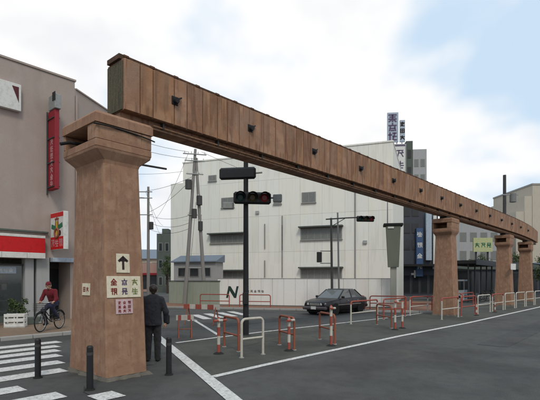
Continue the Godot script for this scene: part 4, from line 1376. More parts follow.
func build_car() -> void:
	var t := thing("saloon_car", "dark maroon-black saloon car with its front turned towards the camera", "car", w(3.72, 0, 24.6), YAW + PI, "", 0.94)
	# own axes: +x is the front, z across
	var rings := []
	for q in [[-2.25, 0.70, 0.42, 0.80, 0.06], [-2.18, 0.80, 0.30, 0.92, 0.08], [-1.75, 0.85, 0.24, 0.97, 0.10], [-1.0, 0.86, 0.22, 0.96, 0.07], [0.2, 0.86, 0.22, 0.94, 0.07], [0.9, 0.86, 0.22, 0.92, 0.09], [1.6, 0.85, 0.24, 0.86, 0.12], [2.1, 0.80, 0.28, 0.78, 0.12], [2.24, 0.70, 0.36, 0.70, 0.10]]:
		rings.append(car_ring(q[0], q[1], q[2], q[3], q[4]))
	part(t, "body", Geo.new().loft(rings, 3), M.car)
	# roof and pillars
	var low := [[-1.75, 0.70], [0.92, 0.72]]
	var top := [[-1.02, 0.56], [0.16, 0.58]]
	var g := Geo.new()
	g.loft([[Vector3(-1.06, 1.385, 0.58), Vector3(0.20, 1.385, 0.60), Vector3(0.20, 1.385, -0.60), Vector3(-1.06, 1.385, -0.58)], [Vector3(-0.95, 1.44, 0.50), Vector3(0.08, 1.445, 0.52), Vector3(0.08, 1.445, -0.52), Vector3(-0.95, 1.44, -0.50)]])
	part(t, "roof", g, M.car)
	for s in [-1.0, 1.0]:
		for q in [[Vector3(0.95, 0.91, 0.745 * s), Vector3(0.19, 1.40, 0.59 * s)], [Vector3(-0.40, 0.94, 0.775 * s), Vector3(-0.42, 1.40, 0.595 * s)], [Vector3(-1.72, 0.95, 0.72 * s), Vector3(-1.05, 1.40, 0.575 * s)]]:
			part(t, "window_pillar", Geo.new().tube([q[0], q[1]], 0.035, 6), M.car)
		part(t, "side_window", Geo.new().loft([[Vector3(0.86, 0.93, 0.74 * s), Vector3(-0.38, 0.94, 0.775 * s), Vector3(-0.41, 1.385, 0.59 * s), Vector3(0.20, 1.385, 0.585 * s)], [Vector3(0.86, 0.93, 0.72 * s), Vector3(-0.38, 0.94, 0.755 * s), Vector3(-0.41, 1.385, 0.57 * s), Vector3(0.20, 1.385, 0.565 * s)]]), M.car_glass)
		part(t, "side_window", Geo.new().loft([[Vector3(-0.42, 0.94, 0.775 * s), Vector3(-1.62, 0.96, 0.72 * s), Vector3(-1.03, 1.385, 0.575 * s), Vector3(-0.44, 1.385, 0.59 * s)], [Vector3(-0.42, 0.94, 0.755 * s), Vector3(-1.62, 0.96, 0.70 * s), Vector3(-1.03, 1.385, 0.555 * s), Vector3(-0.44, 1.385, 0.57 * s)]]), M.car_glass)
		part(t, "side_trim", Geo.new().box(Vector3(-0.1, 0.56, 0.865 * s), Vector3(2.5, 0.045, 0.02), Basis(), 0.006), M.chrome)
		var d := part(t, "door_mirror", Geo.new().box(Vector3(0.72, 0.99, 0.90 * s), Vector3(0.10, 0.13, 0.2), Basis(), 0.03), M.car)
		part(d, "mirror_glass", Geo.new().box(Vector3(0.665, 0.99, 0.90 * s), Vector3(0.006, 0.10, 0.16)), M.chrome)
		for x in [0.32, -0.75]:
			part(t, "door_handle", Geo.new().box(Vector3(x - 0.2, 0.78, 0.87 * s), Vector3(0.16, 0.025, 0.03), Basis(), 0.008), M.chrome)
		for x in [0.90, -0.41, -1.35]:
			part(t, "door_seam", Geo.new().box(Vector3(x, 0.60, 0.862 * s), Vector3(0.008, 0.62, 0.006)), M.rubber)
		# wheels
		for x in [1.38, -1.32]:
			var wh := part(t, "wheel", Geo.new().ring(Vector3(x, 0.31, 0.76 * s), Vector3.BACK, 0.235, 0.078, 26, 8), M.rubber)
			part(wh, "rim", Geo.new().tube([Vector3(x, 0.31, 0.70 * s), Vector3(x, 0.31, 0.80 * s), Vector3(x, 0.31, 0.815 * s)], 0.205, 18, 0.12), M.galv)
			part(wh, "wheel_arch", Geo.new().cyl(Vector3(x, 0.33, 0.55 * s), Vector3(x, 0.33, 0.868 * s), 0.345, 0.345, 22), M.rubber)
		# lamps
		part(t, "headlight", Geo.new().box(Vector3(2.14, 0.62, 0.54 * s), Vector3(0.18, 0.15, 0.36), Basis(Vector3.UP, -0.25 * s), 0.03), M.lamp_clear)
		part(t, "tail_lamp", Geo.new().box(Vector3(-2.20, 0.74, 0.58 * s), Vector3(0.10, 0.16, 0.30), Basis(), 0.02), M.lens_red)
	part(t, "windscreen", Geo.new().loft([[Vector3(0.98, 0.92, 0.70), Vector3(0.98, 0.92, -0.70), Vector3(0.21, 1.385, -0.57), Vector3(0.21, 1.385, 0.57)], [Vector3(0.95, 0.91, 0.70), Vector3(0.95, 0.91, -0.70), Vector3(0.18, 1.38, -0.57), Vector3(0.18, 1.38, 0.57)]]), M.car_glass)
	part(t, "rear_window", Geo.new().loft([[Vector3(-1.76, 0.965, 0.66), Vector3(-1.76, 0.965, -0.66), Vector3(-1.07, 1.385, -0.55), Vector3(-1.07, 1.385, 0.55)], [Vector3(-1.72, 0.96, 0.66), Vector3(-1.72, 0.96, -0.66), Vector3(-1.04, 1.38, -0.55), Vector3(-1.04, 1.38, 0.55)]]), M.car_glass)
	part(t, "grille", Geo.new().box(Vector3(2.225, 0.60, 0), Vector3(0.05, 0.14, 0.68), Basis(), 0.015), M.chrome)
	var bp := part(t, "front_bumper", Geo.new().box(Vector3(2.22, 0.40, 0), Vector3(0.22, 0.18, 1.60), Basis(), 0.05), plain(lin(0.10, 0.085, 0.09), 0.35))
	part(bp, "number_plate", Geo.new().box(Vector3(2.34, 0.42, 0), Vector3(0.012, 0.165, 0.34), Basis(), 0.003), M.white)
	part(bp, "air_intake", Geo.new().box(Vector3(2.325, 0.34, 0), Vector3(0.012, 0.05, 1.1)), M.rubber)
	part(t, "rear_bumper", Geo.new().box(Vector3(-2.22, 0.42, 0), Vector3(0.22, 0.20, 1.58), Basis(), 0.05), M.car)
	part(t, "underbody", Geo.new().bx(Vector3(-2.0, 0.16, -0.7), Vector3(2.0, 0.30, 0.7)), M.rubber)


# ------------------------------------------------------------------ people and bicycle
func build_standing_person() -> void:
	# seen from behind, facing down the side street
	var t := thing("person", "person in dark clothes standing beside the near pillar, back to the camera", "person", w(-2.71, 0, 10.19), 0.12, "", 1.04)
	var fr := Vector3(0.12, 0, -1).normalized()
	var hip := 0.90
	var sh := 1.38
	var skin := [
		[Vector3(0, 0.95, 0), Vector3(0, 1.15, 0.01), 0.12, 0.11], [Vector3(0, 1.15, 0.01), Vector3(0, 1.36, 0.01), 0.12, 0.10],
		[Vector3(-0.16, sh, 0.01), Vector3(0.16, sh, 0.01), 0.06, 0.06], [Vector3(0, 1.38, 0.01), Vector3(0.005, 1.50, -0.01), 0.055, 0.05]]
	var legs := []
	for s in [-1.0, 1.0]:
		legs.append([Vector3(0.085 * s, hip, 0), Vector3(0.10 * s, 0.48, -0.015), 0.080, 0.055])
		legs.append([Vector3(0.10 * s, 0.48, -0.015), Vector3(0.105 * s, 0.09, 0.03), 0.053, 0.038])
	var arms := [[Vector3(0.19, 1.37, 0.01), Vector3(0.29, 1.10, 0.05), 0.048, 0.040], [Vector3(0.29, 1.10, 0.05), Vector3(0.27, 0.86, -0.06), 0.040, 0.030],
		[Vector3(-0.19, 1.37, 0.01), Vector3(-0.26, 1.08, 0.03), 0.048, 0.040], [Vector3(-0.26, 1.08, 0.03), Vector3(-0.22, 0.88, -0.12), 0.040, 0.030]]
	var body := joined([body_mesh(skin + legs + arms, 0.018, 0.05), body_mesh(head_bones(Vector3(0.01, 1.575, -0.02), fr), 0.007, 0.022),
		body_mesh(hand_bones(Vector3(0.27, 0.86, -0.06), Vector3(-0.05, -0.97, -0.2).normalized(), Vector3(-0.9, 0, -0.3).normalized(), -1.0, 0.35), 0.005, 0.008),
		body_mesh(hand_bones(Vector3(-0.22, 0.88, -0.12), Vector3(0.1, -0.93, -0.3).normalized(), Vector3(0.9, 0, -0.3).normalized(), 1.0, 0.35), 0.005, 0.008)])
	var b := MeshInstance3D.new()
	b.name = "body"
	b.mesh = body
	b.material_override = M.skin
	t.add_child(b, true)
	# jacket to the hips, cut clean at the hem, cuffs and collar
	var jk := [[Vector3(-0.05, 0.84, 0), Vector3(-0.05, 1.12, 0.01), 0.150, 0.130], [Vector3(0.05, 0.84, 0), Vector3(0.05, 1.12, 0.01), 0.150, 0.130],
		[Vector3(-0.06, 1.12, 0.01), Vector3(-0.07, 1.32, 0.015), 0.130, 0.115], [Vector3(0.06, 1.12, 0.01), Vector3(0.07, 1.32, 0.015), 0.130, 0.115],
		[Vector3(-0.165, 1.365, 0.01), Vector3(0.165, 1.365, 0.01), 0.075, 0.075], [Vector3(0, 1.38, 0.01), Vector3(0, 1.435, 0.005), 0.085, 0.066], [Vector3(-0.07, 1.40, 0.012), Vector3(0.07, 1.41, 0.012), 0.078, 0.078]]
	var jarm := [[Vector3(0.18, 1.365, 0.01), Vector3(0.29, 1.10, 0.05), 0.074, 0.062], [Vector3(0.29, 1.10, 0.05), Vector3(0.272, 0.88, -0.05), 0.062, 0.048],
		[Vector3(-0.18, 1.365, 0.01), Vector3(-0.26, 1.08, 0.03), 0.074, 0.062], [Vector3(-0.26, 1.08, 0.03), Vector3(-0.225, 0.90, -0.11), 0.062, 0.048]]
	var j := body_part(t, "jacket", jk + jarm, 0.016, 0.035, M.cloth_dark, [[Vector3(0, 0.80, 0), Vector3.DOWN]])
	part(j, "hem", Geo.new().ring(Vector3(0, 0.812, 0), Vector3.UP, 0.155, 0.014, 24, 6), M.cloth_dark2)
	var tr := []
	for s in [-1.0, 1.0]:
		tr.append([Vector3(0.082 * s, 0.92, 0), Vector3(0.10 * s, 0.48, -0.012), 0.105, 0.078])
		tr.append([Vector3(0.10 * s, 0.48, -0.012), Vector3(0.105 * s, 0.06, 0.025), 0.078, 0.066])
	body_part(t, "trousers", tr, 0.016, 0.03, M.cloth_dark2, [[Vector3(0, 0.05, 0), Vector3.DOWN]])
	for s in [-1.0, 1.0]:
		body_part(t, "shoe", [[Vector3(0.106 * s, 0.045, 0.06), Vector3(0.125 * s, 0.036, -0.12), 0.044, 0.036], [Vector3(0.106 * s, 0.075, 0.04), Vector3(0.112 * s, 0.055, -0.03), 0.042, 0.036]], 0.012, 0.02, M.rubber, [[Vector3(0, 0.004, 0), Vector3.DOWN]])
	var hc := Vector3(0.01, 1.575, -0.02)
	body_part(t, "hair", [[hc + Vector3(0, 0.045, 0.02), hc + Vector3(0, 0.04, -0.02), 0.092, 0.085], [hc + Vector3(0, 0.01, 0.03), hc + Vector3(0, -0.045, 0.035), 0.078, 0.05]], 0.009, 0.03, M.hair)
	# shoulder bag held at the right hip
	var bag := thing("shoulder_bag", "dark shoulder bag at the right hip of the standing person", "bag", w(-2.71, 0, 10.19), 0.12, "", 1.04)
	part(bag, "pouch", Geo.new().box(Vector3(0.30, 0.92, -0.16), Vector3(0.09, 0.22, 0.26), Basis(Vector3.UP, 0.15), 0.03), M.rubber)
	part(bag, "strap", Geo.new().tube([Vector3(0.30, 1.02, -0.08), Vector3(0.27, 1.25, -0.07), Vector3(0.19, 1.44, 0.0), Vector3(0.20, 1.40, -0.10), Vector3(0.28, 1.2, -0.16), Vector3(0.30, 1.02, -0.22)], 0.012, 6), M.rubber)

func build_cyclist() -> void:
	var head_dir := Vector3(-0.12, 0, 0.99)
	var yaw := atan2(-head_dir.z, head_dir.x)
	var at := w(-7.62, 0.115, 15.35)
	var t := thing("bicycle", "black city bicycle with a front basket ridden in front of the corner shop", "bicycle", at, yaw)
	for q in [-0.46, 0.60]:
		var c := Vector3(q, 0.33, 0)
		var wh := part(t, "wheel", Geo.new().ring(c, Vector3.BACK, 0.31, 0.02, 32, 6), M.rubber)
		part(wh, "rim", Geo.new().ring(c, Vector3.BACK, 0.285, 0.010, 32, 5), M.chrome)
		var g := Geo.new()
		for i in 14:
			var a := TAU * i / 14.0
			g.tube([c + Vector3(0, 0, 0.02 * (1 if i % 2 else -1)), c + Vector3(cos(a), sin(a), 0) * 0.285], 0.0025, 4)
		g.cyl(c + Vector3(0, 0, -0.05), c + Vector3(0, 0, 0.05), 0.025, 0.025, 10)
		part(wh, "spokes", g, M.chrome)
		g = Geo.new()
		var pts := []
		for i in 10:
			var a := 0.35 + i * 0.26
			pts.append(c + Vector3(cos(a), sin(a), 0) * 0.355)
		part(t, "mudguard", g.tube(pts, 0.022, 6), M.black)
	var bb := Vector3(0.0, 0.29, 0)
	var seat := Vector3(-0.17, 0.83, 0)
	var hd := Vector3(0.42, 0.78, 0)
	var f := Geo.new()
	f.tube([bb, Vector3(-0.15, 0.76, 0)], 0.017, 8).tube([bb, Vector3(0.2, 0.42, 0), Vector3(0.44, 0.70, 0)], 0.02, 8).tube([Vector3(-0.10, 0.55, 0), Vector3(0.15, 0.52, 0), Vector3(0.42, 0.78, 0)], 0.016, 8)
	for s in [-0.055, 0.055]:
		f.tube([bb, Vector3(-0.46, 0.33, s)], 0.010, 6).tube([Vector3(-0.14, 0.72, 0), Vector3(-0.46, 0.33, s)], 0.009, 6).tube([Vector3(0.455, 0.68, s * 0.5), Vector3(0.60, 0.33, s)], 0.012, 6)
	part(t, "frame", f, M.dark_steel)
	part(t, "saddle", Geo.new().tube([seat + Vector3(-0.13, 0.04, 0), seat + Vector3(-0.06, 0.045, 0), seat + Vector3(0.14, 0.035, 0)], 0.085, 12, 0.025), M.rubber)
	part(t, "seat_post", Geo.new().cyl(Vector3(-0.15, 0.74, 0), seat, 0.013, 0.013, 8), M.chrome)
	var hb := part(t, "handlebar", Geo.new().tube([Vector3(0.22, 0.97, -0.28), Vector3(0.34, 1.0, -0.22), Vector3(0.40, 0.97, -0.05), Vector3(0.40, 0.97, 0.05), Vector3(0.34, 1.0, 0.22), Vector3(0.22, 0.97, 0.28)], 0.012, 8), M.chrome)
	part(hb, "stem", Geo.new().cyl(hd, Vector3(0.40, 0.97, 0), 0.014, 0.014, 8), M.chrome)
	for s in [-1.0, 1.0]:
		part(hb, "grip", Geo.new().cyl(Vector3(0.22, 0.97, 0.28 * s), Vector3(0.29, 0.985, 0.245 * s), 0.018, 0.018, 8), M.rubber)
	# wire basket of bars
	var bk := Geo.new()
	for i in 5:
		var y := 0.72 + i * 0.06
		bk.tube([Vector3(0.50, y, -0.15), Vector3(0.76, y, -0.15), Vector3(0.76, y, 0.15), Vector3(0.50, y, 0.15), Vector3(0.50, y, -0.15)], 0.005, 4)
	for i in 6:
		for s in [-0.15, 0.15]:
			bk.tube([Vector3(0.50 + i * 0.052, 0.72, s), Vector3(0.50 + i * 0.052, 0.96, s)], 0.004, 4)
		bk.tube([Vector3(0.76, 0.72, -0.15 + i * 0.06), Vector3(0.76, 0.96, -0.15 + i * 0.06)], 0.004, 4)
	part(t, "basket", bk, M.dark_steel)
	var cr := part(t, "crank", Geo.new().ring(bb + Vector3(0, 0, 0.05), Vector3.BACK, 0.085, 0.012, 20, 5).tube([bb + Vector3(0, 0, 0.07), Vector3(0.12, 0.19, 0.08)], 0.010, 6).tube([bb + Vector3(0, 0, -0.07), Vector3(-0.12, 0.39, -0.08)], 0.010, 6), M.chrome)
	for q in [Vector3(0.12, 0.19, 0.13), Vector3(-0.12, 0.39, -0.13)]:
		part(cr, "pedal", Geo.new().box(q, Vector3(0.10, 0.022, 0.09), Basis(), 0.005), M.rubber)
	# parked bicycles of the same kind under the canopy
	var spots := [[40.2, 11.0, 0.5, "bicycle parked under the dark canopy, leftmost of the parked row"], [40.9, 11.1, 0.62, "bicycle parked under the dark canopy, second from the left"], [41.8, 11.0, 0.45, "bicycle parked under the dark canopy, third from the left"], [44.4, 11.3, 0.55, "bicycle parked under the dark canopy, rightmost of the parked row"]]
	for q in spots:
		var c := copy(t, q[3])
		c.position = fp(q[0], 0, q[1])
		c.rotation.y = YAW - PI / 2.0 + q[2]
		c.set_meta("group", "bicycles parked under the canopy")
	# the rider, leaning over the handlebar
	var p := thing("person", "person in a red jacket and dark blue trousers riding the bicycle by the shop", "person", at, yaw)
	var hipc := Vector3(-0.16, 0.97, 0)
	var chest := Vector3(0.04, 1.30, 0)
	var neck := Vector3(0.10, 1.42, 0)
	var hc := Vector3(0.17, 1.545, 0)
	var bones := [[hipc, chest, 0.125, 0.125], [chest, neck, 0.10, 0.055], [neck, hc - Vector3(0.02, 0.06, 0), 0.05, 0.05], [Vector3(0.07, 1.36, -0.16), Vector3(0.07, 1.36, 0.16), 0.055, 0.055]]
	var arms := []
	var legs := []
	var feet := {-1.0: Vector3(-0.15, 0.45, -0.13), 1.0: Vector3(0.09, 0.25, 0.13)}
	var knees := {-1.0: Vector3(0.22, 0.86, -0.13), 1.0: Vector3(0.27, 0.70, 0.13)}
	for s in [-1.0, 1.0]:
		arms.append([Vector3(0.07, 1.36, 0.18 * s), Vector3(0.13, 1.10, 0.27 * s), 0.048, 0.040])
		arms.append([Vector3(0.13, 1.10, 0.27 * s), Vector3(0.235, 1.015, 0.265 * s), 0.038, 0.030])
		legs.append([Vector3(-0.15, 0.95, 0.09 * s), knees[s], 0.080, 0.056])
		legs.append([knees[s], feet[s], 0.054, 0.036])
	var hands := []
	for s in [-1.0, 1.0]:
		hands.append(body_mesh(hand_bones(Vector3(0.225, 1.02, 0.268 * s), Vector3(0.75, -0.25, -0.25 * s).normalized(), Vector3(-0.25, -0.95, 0.0).normalized(), s, 0.85), 0.006, 0.008))
	var face := Vector3(0.93, -0.12, -0.34).normalized()
	var b := MeshInstance3D.new()
	b.name = "body"
	b.mesh = joined([body_mesh(bones + arms + legs, 0.020, 0.05), body_mesh(head_bones(hc, face), 0.008, 0.022)] + hands)
	b.material_override = M.skin
	p.add_child(b, true)
	var jk := [[hipc + Vector3(0.01, 0.02, 0), chest, 0.160, 0.155], [chest, neck - Vector3(0, 0.02, 0), 0.14, 0.08], [Vector3(0.06, 1.355, -0.165), Vector3(0.06, 1.355, 0.165), 0.078, 0.078]]
	for s in [-1.0, 1.0]:
		jk.append([Vector3(0.07, 1.36, 0.18 * s), Vector3(0.13, 1.10, 0.27 * s), 0.074, 0.060])
		jk.append([Vector3(0.13, 1.10, 0.27 * s), Vector3(0.22, 1.03, 0.265 * s), 0.058, 0.044])
	body_part(p, "jacket", jk, 0.018, 0.04, M.cloth_red, [[Vector3(0, 0.90, 0), Vector3(0.3, -1, 0).normalized()]])
	var tr := []
	for s in [-1.0, 1.0]:
		tr.append([Vector3(-0.15, 0.95, 0.09 * s), knees[s], 0.105, 0.078])
		tr.append([knees[s], feet[s].lerp(knees[s], 0.08), 0.076, 0.058])
	body_part(p, "trousers", tr, 0.018, 0.03, M.cloth_blue)
	for s in [-1.0, 1.0]:
		var q: Vector3 = feet[s]
		body_part(p, "shoe", [[q + Vector3(-0.05, -0.025, 0), q + Vector3(0.15, -0.03, 0), 0.042, 0.034], [q, q + Vector3(0.06, -0.02, 0), 0.045, 0.036]], 0.014, 0.02, M.rubber)
	var up := Vector3(0.1, 1, 0).normalized()
	body_part(p, "hair", [[hc + up * 0.04 - face * 0.03, hc + up * 0.045 + face * 0.01, 0.094, 0.086], [hc - face * 0.05, hc - face * 0.05 - up * 0.07, 0.075, 0.06]], 0.010, 0.03, M.hair)
	body_part(p, "cap", [[hc + up * 0.065 - face * 0.02, hc + up * 0.06 + face * 0.03, 0.092, 0.080], [hc + up * 0.055 + face * 0.09, hc + up * 0.045 + face * 0.14, 0.035, 0.018]], 0.010, 0.03, M.cloth_red, [[hc + up * 0.035, -up]])


# ------------------------------------------------------------------ by the shop
func build_shop_front() -> void:
	var t := thing("slatted_crate", "white slatted box on the pavement in front of the shop window", "crate", fp(5.92, 0.115, 17.9), YAW - 0.6)
	for y in [0.03, 0.21, 0.39]:
		for s in [-1.0, 1.0]:
			part(t, "slat", Geo.new().box(Vector3(0, y + 0.05, 0.19 * s), Vector3(0.66, 0.10, 0.02), Basis(), 0.004), M.white)
			part(t, "slat", Geo.new().box(Vector3(0.33 * s, y + 0.05, 0), Vector3(0.02, 0.10, 0.36), Basis(), 0.004), M.white)
	for sx in [-0.32, 0.0, 0.32]:
		for s in [-1.0, 1.0]:
			part(t, "corner_post", Geo.new().box(Vector3(sx, 0.25, 0.172 * s), Vector3(0.05, 0.50, 0.015), Basis(), 0.003), M.white)
	part(t, "floor", Geo.new().bx(Vector3(-0.32, 0.0, -0.18), Vector3(0.32, 0.02, 0.18)), M.white)
	var pots := [[5.21, 18.8, 1.25, "dark bushy potted shrub behind the white slatted box"], [6.26, 18.7, 1.05, "smaller dark potted shrub right behind the white slatted box"], [4.46, 18.7, 1.35, "dark potted shrub at the left edge of the shop window"]]
	for q in pots:
		var p := thing("potted_shrub", q[3], "plant", fp(q[0], 0.115, q[1]), rng.randf() * 6.0, "potted shrubs outside the shop")
		part(p, "pot", Geo.new().tube([Vector3.ZERO, Vector3(0, 0.34, 0), Vector3(0, 0.36, 0)], 0.16, 18, 0.22), M.dark_wall)
		part(p, "soil", Geo.new().cyl(Vector3(0, 0.34, 0), Vector3(0, 0.365, 0), 0.19, 0.19, 16), M.bark)
		part(p, "trunk", Geo.new().tube([Vector3(0, 0.3, 0), Vector3(0.02, 0.6, 0.01), Vector3(0, q[2] - 0.3, 0)], 0.025, 7, 0.012), M.bark)
		var blobs := []
		for i in 9:
			blobs.append([Vector3(rng.randf_range(-0.25, 0.25), rng.randf_range(0.5, q[2] - 0.1), rng.randf_range(-0.25, 0.25)), rng.randf_range(0.14, 0.24)])
		leaves(p, "foliage", blobs, 70, 0.05, M.leaf)
	solo("display_box", "dark green box standing beside the shop's pale column", "box", Geo.new().box(Vector3(0, 0.14, 0), Vector3(0.55, 0.28, 0.3), Basis(), 0.02), M.dark_wall, fp(6.81, 0.115, 18.6), YAW)


# ------------------------------------------------------------------ things farther off
func block(t: Node3D, called: String, a: Vector3, b: Vector3, m: Material) -> MeshInstance3D:
	return part(t, called, Geo.new().bx(a, b), m)

func window_rows(t: Node3D, x0: float, x1: float, y0: float, step_y: float, rows: int, cols: int, z: float, fill_x: float, fill_y: float, m: Material, frame: Material) -> void:
	var cw := (x1 - x0) / cols
	for r in rows:
		for c in cols:
			var a := x0 + c * cw + cw * (1.0 - fill_x) / 2.0
			var y := y0 + r * step_y
			var f := block(t, "window", Vector3(a, y, z), Vector3(a + cw * fill_x, y + step_y * fill_y, z + 0.05), frame)
			block(f, "pane", Vector3(a + 0.06, y + 0.06, z + 0.03), Vector3(a + cw * fill_x - 0.06, y + step_y * fill_y - 0.06, z + 0.06), m)

func tree(label: String, at: Vector3, height: float, spread: float, m: Material, group := "") -> void:
	var t := thing("tree", label, "tree", at, rng.randf() * 6.0, group)
	var tk := Geo.new()
	tk.tube([Vector3.ZERO, Vector3(0.05, height * 0.3, 0), Vector3(0, height * 0.75, 0.05)], height * 0.028, 9, height * 0.01)
	var blobs := []
	for i in 8:
		var a := TAU * i / 8.0 + rng.randf()
		var y := rng.randf_range(0.42, 0.85) * height
		var e := Vector3(cos(a) * spread * rng.randf_range(0.35, 0.9), y, sin(a) * spread * rng.randf_range(0.35, 0.9))
		tk.tube([Vector3(0.03, height * rng.randf_range(0.28, 0.45), 0), e * Vector3(0.5, 0.85, 0.5), e], height * 0.012, 6, height * 0.004)
		blobs.append([e, spread * rng.randf_range(0.32, 0.5)])
	for i in 6:
		blobs.append([Vector3(rng.randf_range(-0.4, 0.4) * spread, rng.randf_range(0.6, 0.95) * height, rng.randf_range(-0.4, 0.4) * spread), spread * rng.randf_range(0.3, 0.45)])
	part(t, "trunk", tk, M.bark)
	leaves(t, "crown", blobs, 170, spread * 0.06, m)

func build_far() -> void:
	# down the side street
	var t := thing("narrow_building", "dark grey-green narrow building at the end of the side street", "building", w(-15.95, 0, 62))
	block(t, "wall", Vector3(0, 0, -8), Vector3(2.0, 8.3, 0), M.dark_wall)
	block(t, "roof_tank", Vector3(0.5, 8.3, -3), Vector3(1.4, 9.1, -1), M.dark_wall)
	window_rows(t, 0.1, 1.9, 1.0, 2.4, 3, 2, 0.0, 0.6, 0.5, M.dark_glass, M.frame_grey)
	t = thing("low_house", "low pale house far down the side street behind the utility pole", "house", w(-24.75, 0, 72))
	block(t, "wall", Vector3(0, 0, -9), Vector3(7.0, 5.2, 0), M.beige_wall)
	part(t, "roof", Geo.new().loft([[Vector3(-0.3, 5.2, 0.4), Vector3(7.3, 5.2, 0.4), Vector3(7.3, 5.2, -9.4), Vector3(-0.3, 5.2, -9.4)], [Vector3(1.2, 7.0, -4), Vector3(5.8, 7.0, -4), Vector3(5.8, 7.0, -5), Vector3(1.2, 7.0, -5)]]), M.blue_grey)
	window_rows(t, 0.3, 6.7, 1.0, 2.4, 2, 4, 0.0, 0.55, 0.5, M.dark_glass, M.frame_grey)
	t = thing("red_shop", "small pinkish shopfront far down the side street beside the standing person's head", "house", w(-19.84, 0, 66))
	block(t, "wall", Vector3(0, 0, -6), Vector3(3.3, 4.3, 0), mat(T.cream, Vector3(0.5, 0.5, 0.5), 0.85, lin(0.5, 0.33, 0.30)))
	block(t, "awning", Vector3(0, 2.5, 0.0), Vector3(3.3, 2.8, 0.9), M.sign_red)
	window_rows(t, 0.2, 3.1, 0.4, 2.6, 1, 2, 0.0, 0.8, 0.75, M.dark_glass, M.dark_steel)
	tree("dark leafy street tree at the far end of the side street", w(-13.50, 0, 58), 5.0, 1.3, M.leaf)
	# tower with the roof sign beyond the store
	t = thing("tower_building", "tall pale building with a roof signboard rising above the girder", "building", w(17.08, 0, 61), -0.1)
	block(t, "wall", Vector3(0, 0, -7), Vector3(1.75, 20.6, 0), M.grey_wall)
	block(t, "stair_tower", Vector3(1.76, 0, -6), Vector3(2.65, 21.0, -0.1), M.dark_wall)
	block(t, "wing", Vector3(2.66, 0, -8), Vector3(4.5, 19.8, -0.05), M.grey_wall)
	window_rows(t, 2.7, 4.4, 9.0, 2.1, 5, 2, -0.05, 0.7, 0.5, M.grey_glass, M.frame_grey)
	window_rows(t, 1.8, 2.6, 9.0, 2.4, 5, 1, -0.1, 0.6, 0.5, M.dark_glass, M.dark_steel)
	var vs := block(t, "wall_sign", Vector3(0.15, 12.0, 0.0), Vector3(1.55, 20.2, 0.25), M.white)
	for i in 5:
		var g := Geo.new()
		strokes(g, GLYPHS[i + 6], Vector3(0.85, 19.2 - i * 1.55, 0.255), 1.05, 0.16)
		part(vs, "character", g, M.ink_purple)
	block(vs, "border", Vector3(0.15, 20.21, 0.0), Vector3(1.55, 20.4, 0.27), M.ink_purple)
	var rs := thing("roof_signboard", "upright dark-lettered signboard on the roof of the tall pale building", "sign", w(17.08, 20.6, 61), -0.1)
	block(rs, "board", Vector3(-0.75, 0.4, -0.6), Vector3(0.75, 4.5, -0.3), M.pale_blue)
	block(rs, "side_board", Vector3(0.95, 0.4, -0.6), Vector3(1.65, 3.4, -0.3), M.pale_blue)
	for i in 3:
		var g := Geo.new()
		strokes(g, GLYPHS[5 - i], Vector3(-0.05, 3.75 - i * 1.3, -0.295), 1.15, 0.22)
		part(rs, "character", g, M.ink_purple)
		g = Geo.new()
		strokes(g, GLYPHS[i], Vector3(1.3, 2.85 - i * 0.95, -0.295), 0.6, 0.13)
		part(rs, "character", g, M.ink)
	for x in [-0.6, 0.0, 0.6, 1.3]:
		part(rs, "strut", Geo.new().tube([Vector3(x, 0, -0.7), Vector3(x, 2.5, -0.62)], 0.05, 6), M.dark_steel)
	# dark shop building under the girder between the store and the second pillar
	t = thing("dark_shop_building", "dark navy shop building with blue and white upright signs behind the second pillar", "building", w(14.93, 0, 50), -0.12)
	block(t, "wall", Vector3(0, 0, -9), Vector3(4.0, 11.5, 0), M.navy)
	window_rows(t, 0.1, 2.0, 5.2, 1.9, 3, 2, 0.0, 0.8, 0.6, M.dark_glass, M.dark_steel)
	var u1 := block(t, "upright_sign", Vector3(1.55, 2.2, 0.0), Vector3(2.25, 7.6, 0.5), M.blue)
	for i in 4:
		var g := Geo.new()
		strokes(g, GLYPHS[i + 7], Vector3(1.9, 6.9 - i * 1.2, 0.505), 0.55, 0.08)
		part(u1, "character", g, M.white)
	block(t, "upright_sign", Vector3(2.6, 4.0, 0.0), Vector3(3.2, 9.4, 0.5), M.pale_blue)
	block(t, "upright_sign", Vector3(3.4, 3.0, 0.0), Vector3(3.75, 9.0, 0.4), M.white)
	var cr := block(t, "cross_mark", Vector3(1.05, 2.35, 0.08), Vector3(1.85, 2.58, 0.14), M.white)
	block(cr, "upright", Vector3(1.36, 2.05, 0.082), Vector3(1.54, 2.9, 0.138), M.white)
	block(t, "canopy", Vector3(-0.1, 3.3, 0.0), Vector3(4.1, 3.55, 1.4), M.black_rough)
	window_rows(t, 0.1, 3.9, 0.3, 2.6, 1, 4, 0.0, 0.85, 0.8, M.dark_glass, M.dark_steel)
	# tapered grey-green lantern column with a dark cap
	t = thing("cap_column", "tapered grey-green column with a dark flat cap right of the cream building", "column", w(7.4, 0.115, 26.4), -0.2, "", 0.86)
	var g := Geo.new()
	g.loft([[Vector3(-0.36, 2.9, 0.34), Vector3(0.34, 2.9, 0.34), Vector3(0.34, 2.9, -0.34), Vector3(-0.36, 2.9, -0.34)], [Vector3(-0.50, 5.75, 0.42), Vector3(0.46, 5.75, 0.42), Vector3(0.46, 5.75, -0.42), Vector3(-0.50, 5.75, -0.42)]])
	part(t, "upper_shaft", g, mat(T.cream, Vector3(0.5, 0.5, 0.5), 0.85, lin(0.20, 0.22, 0.19)))
	part(t, "lower_shaft", Geo.new().bx(Vector3(-0.2, 0, -0.2), Vector3(0.2, 2.9, 0.2), 0.02), mat(T.cream, Vector3(0.5, 0.5, 0.5), 0.85, lin(0.5, 0.5, 0.46)))
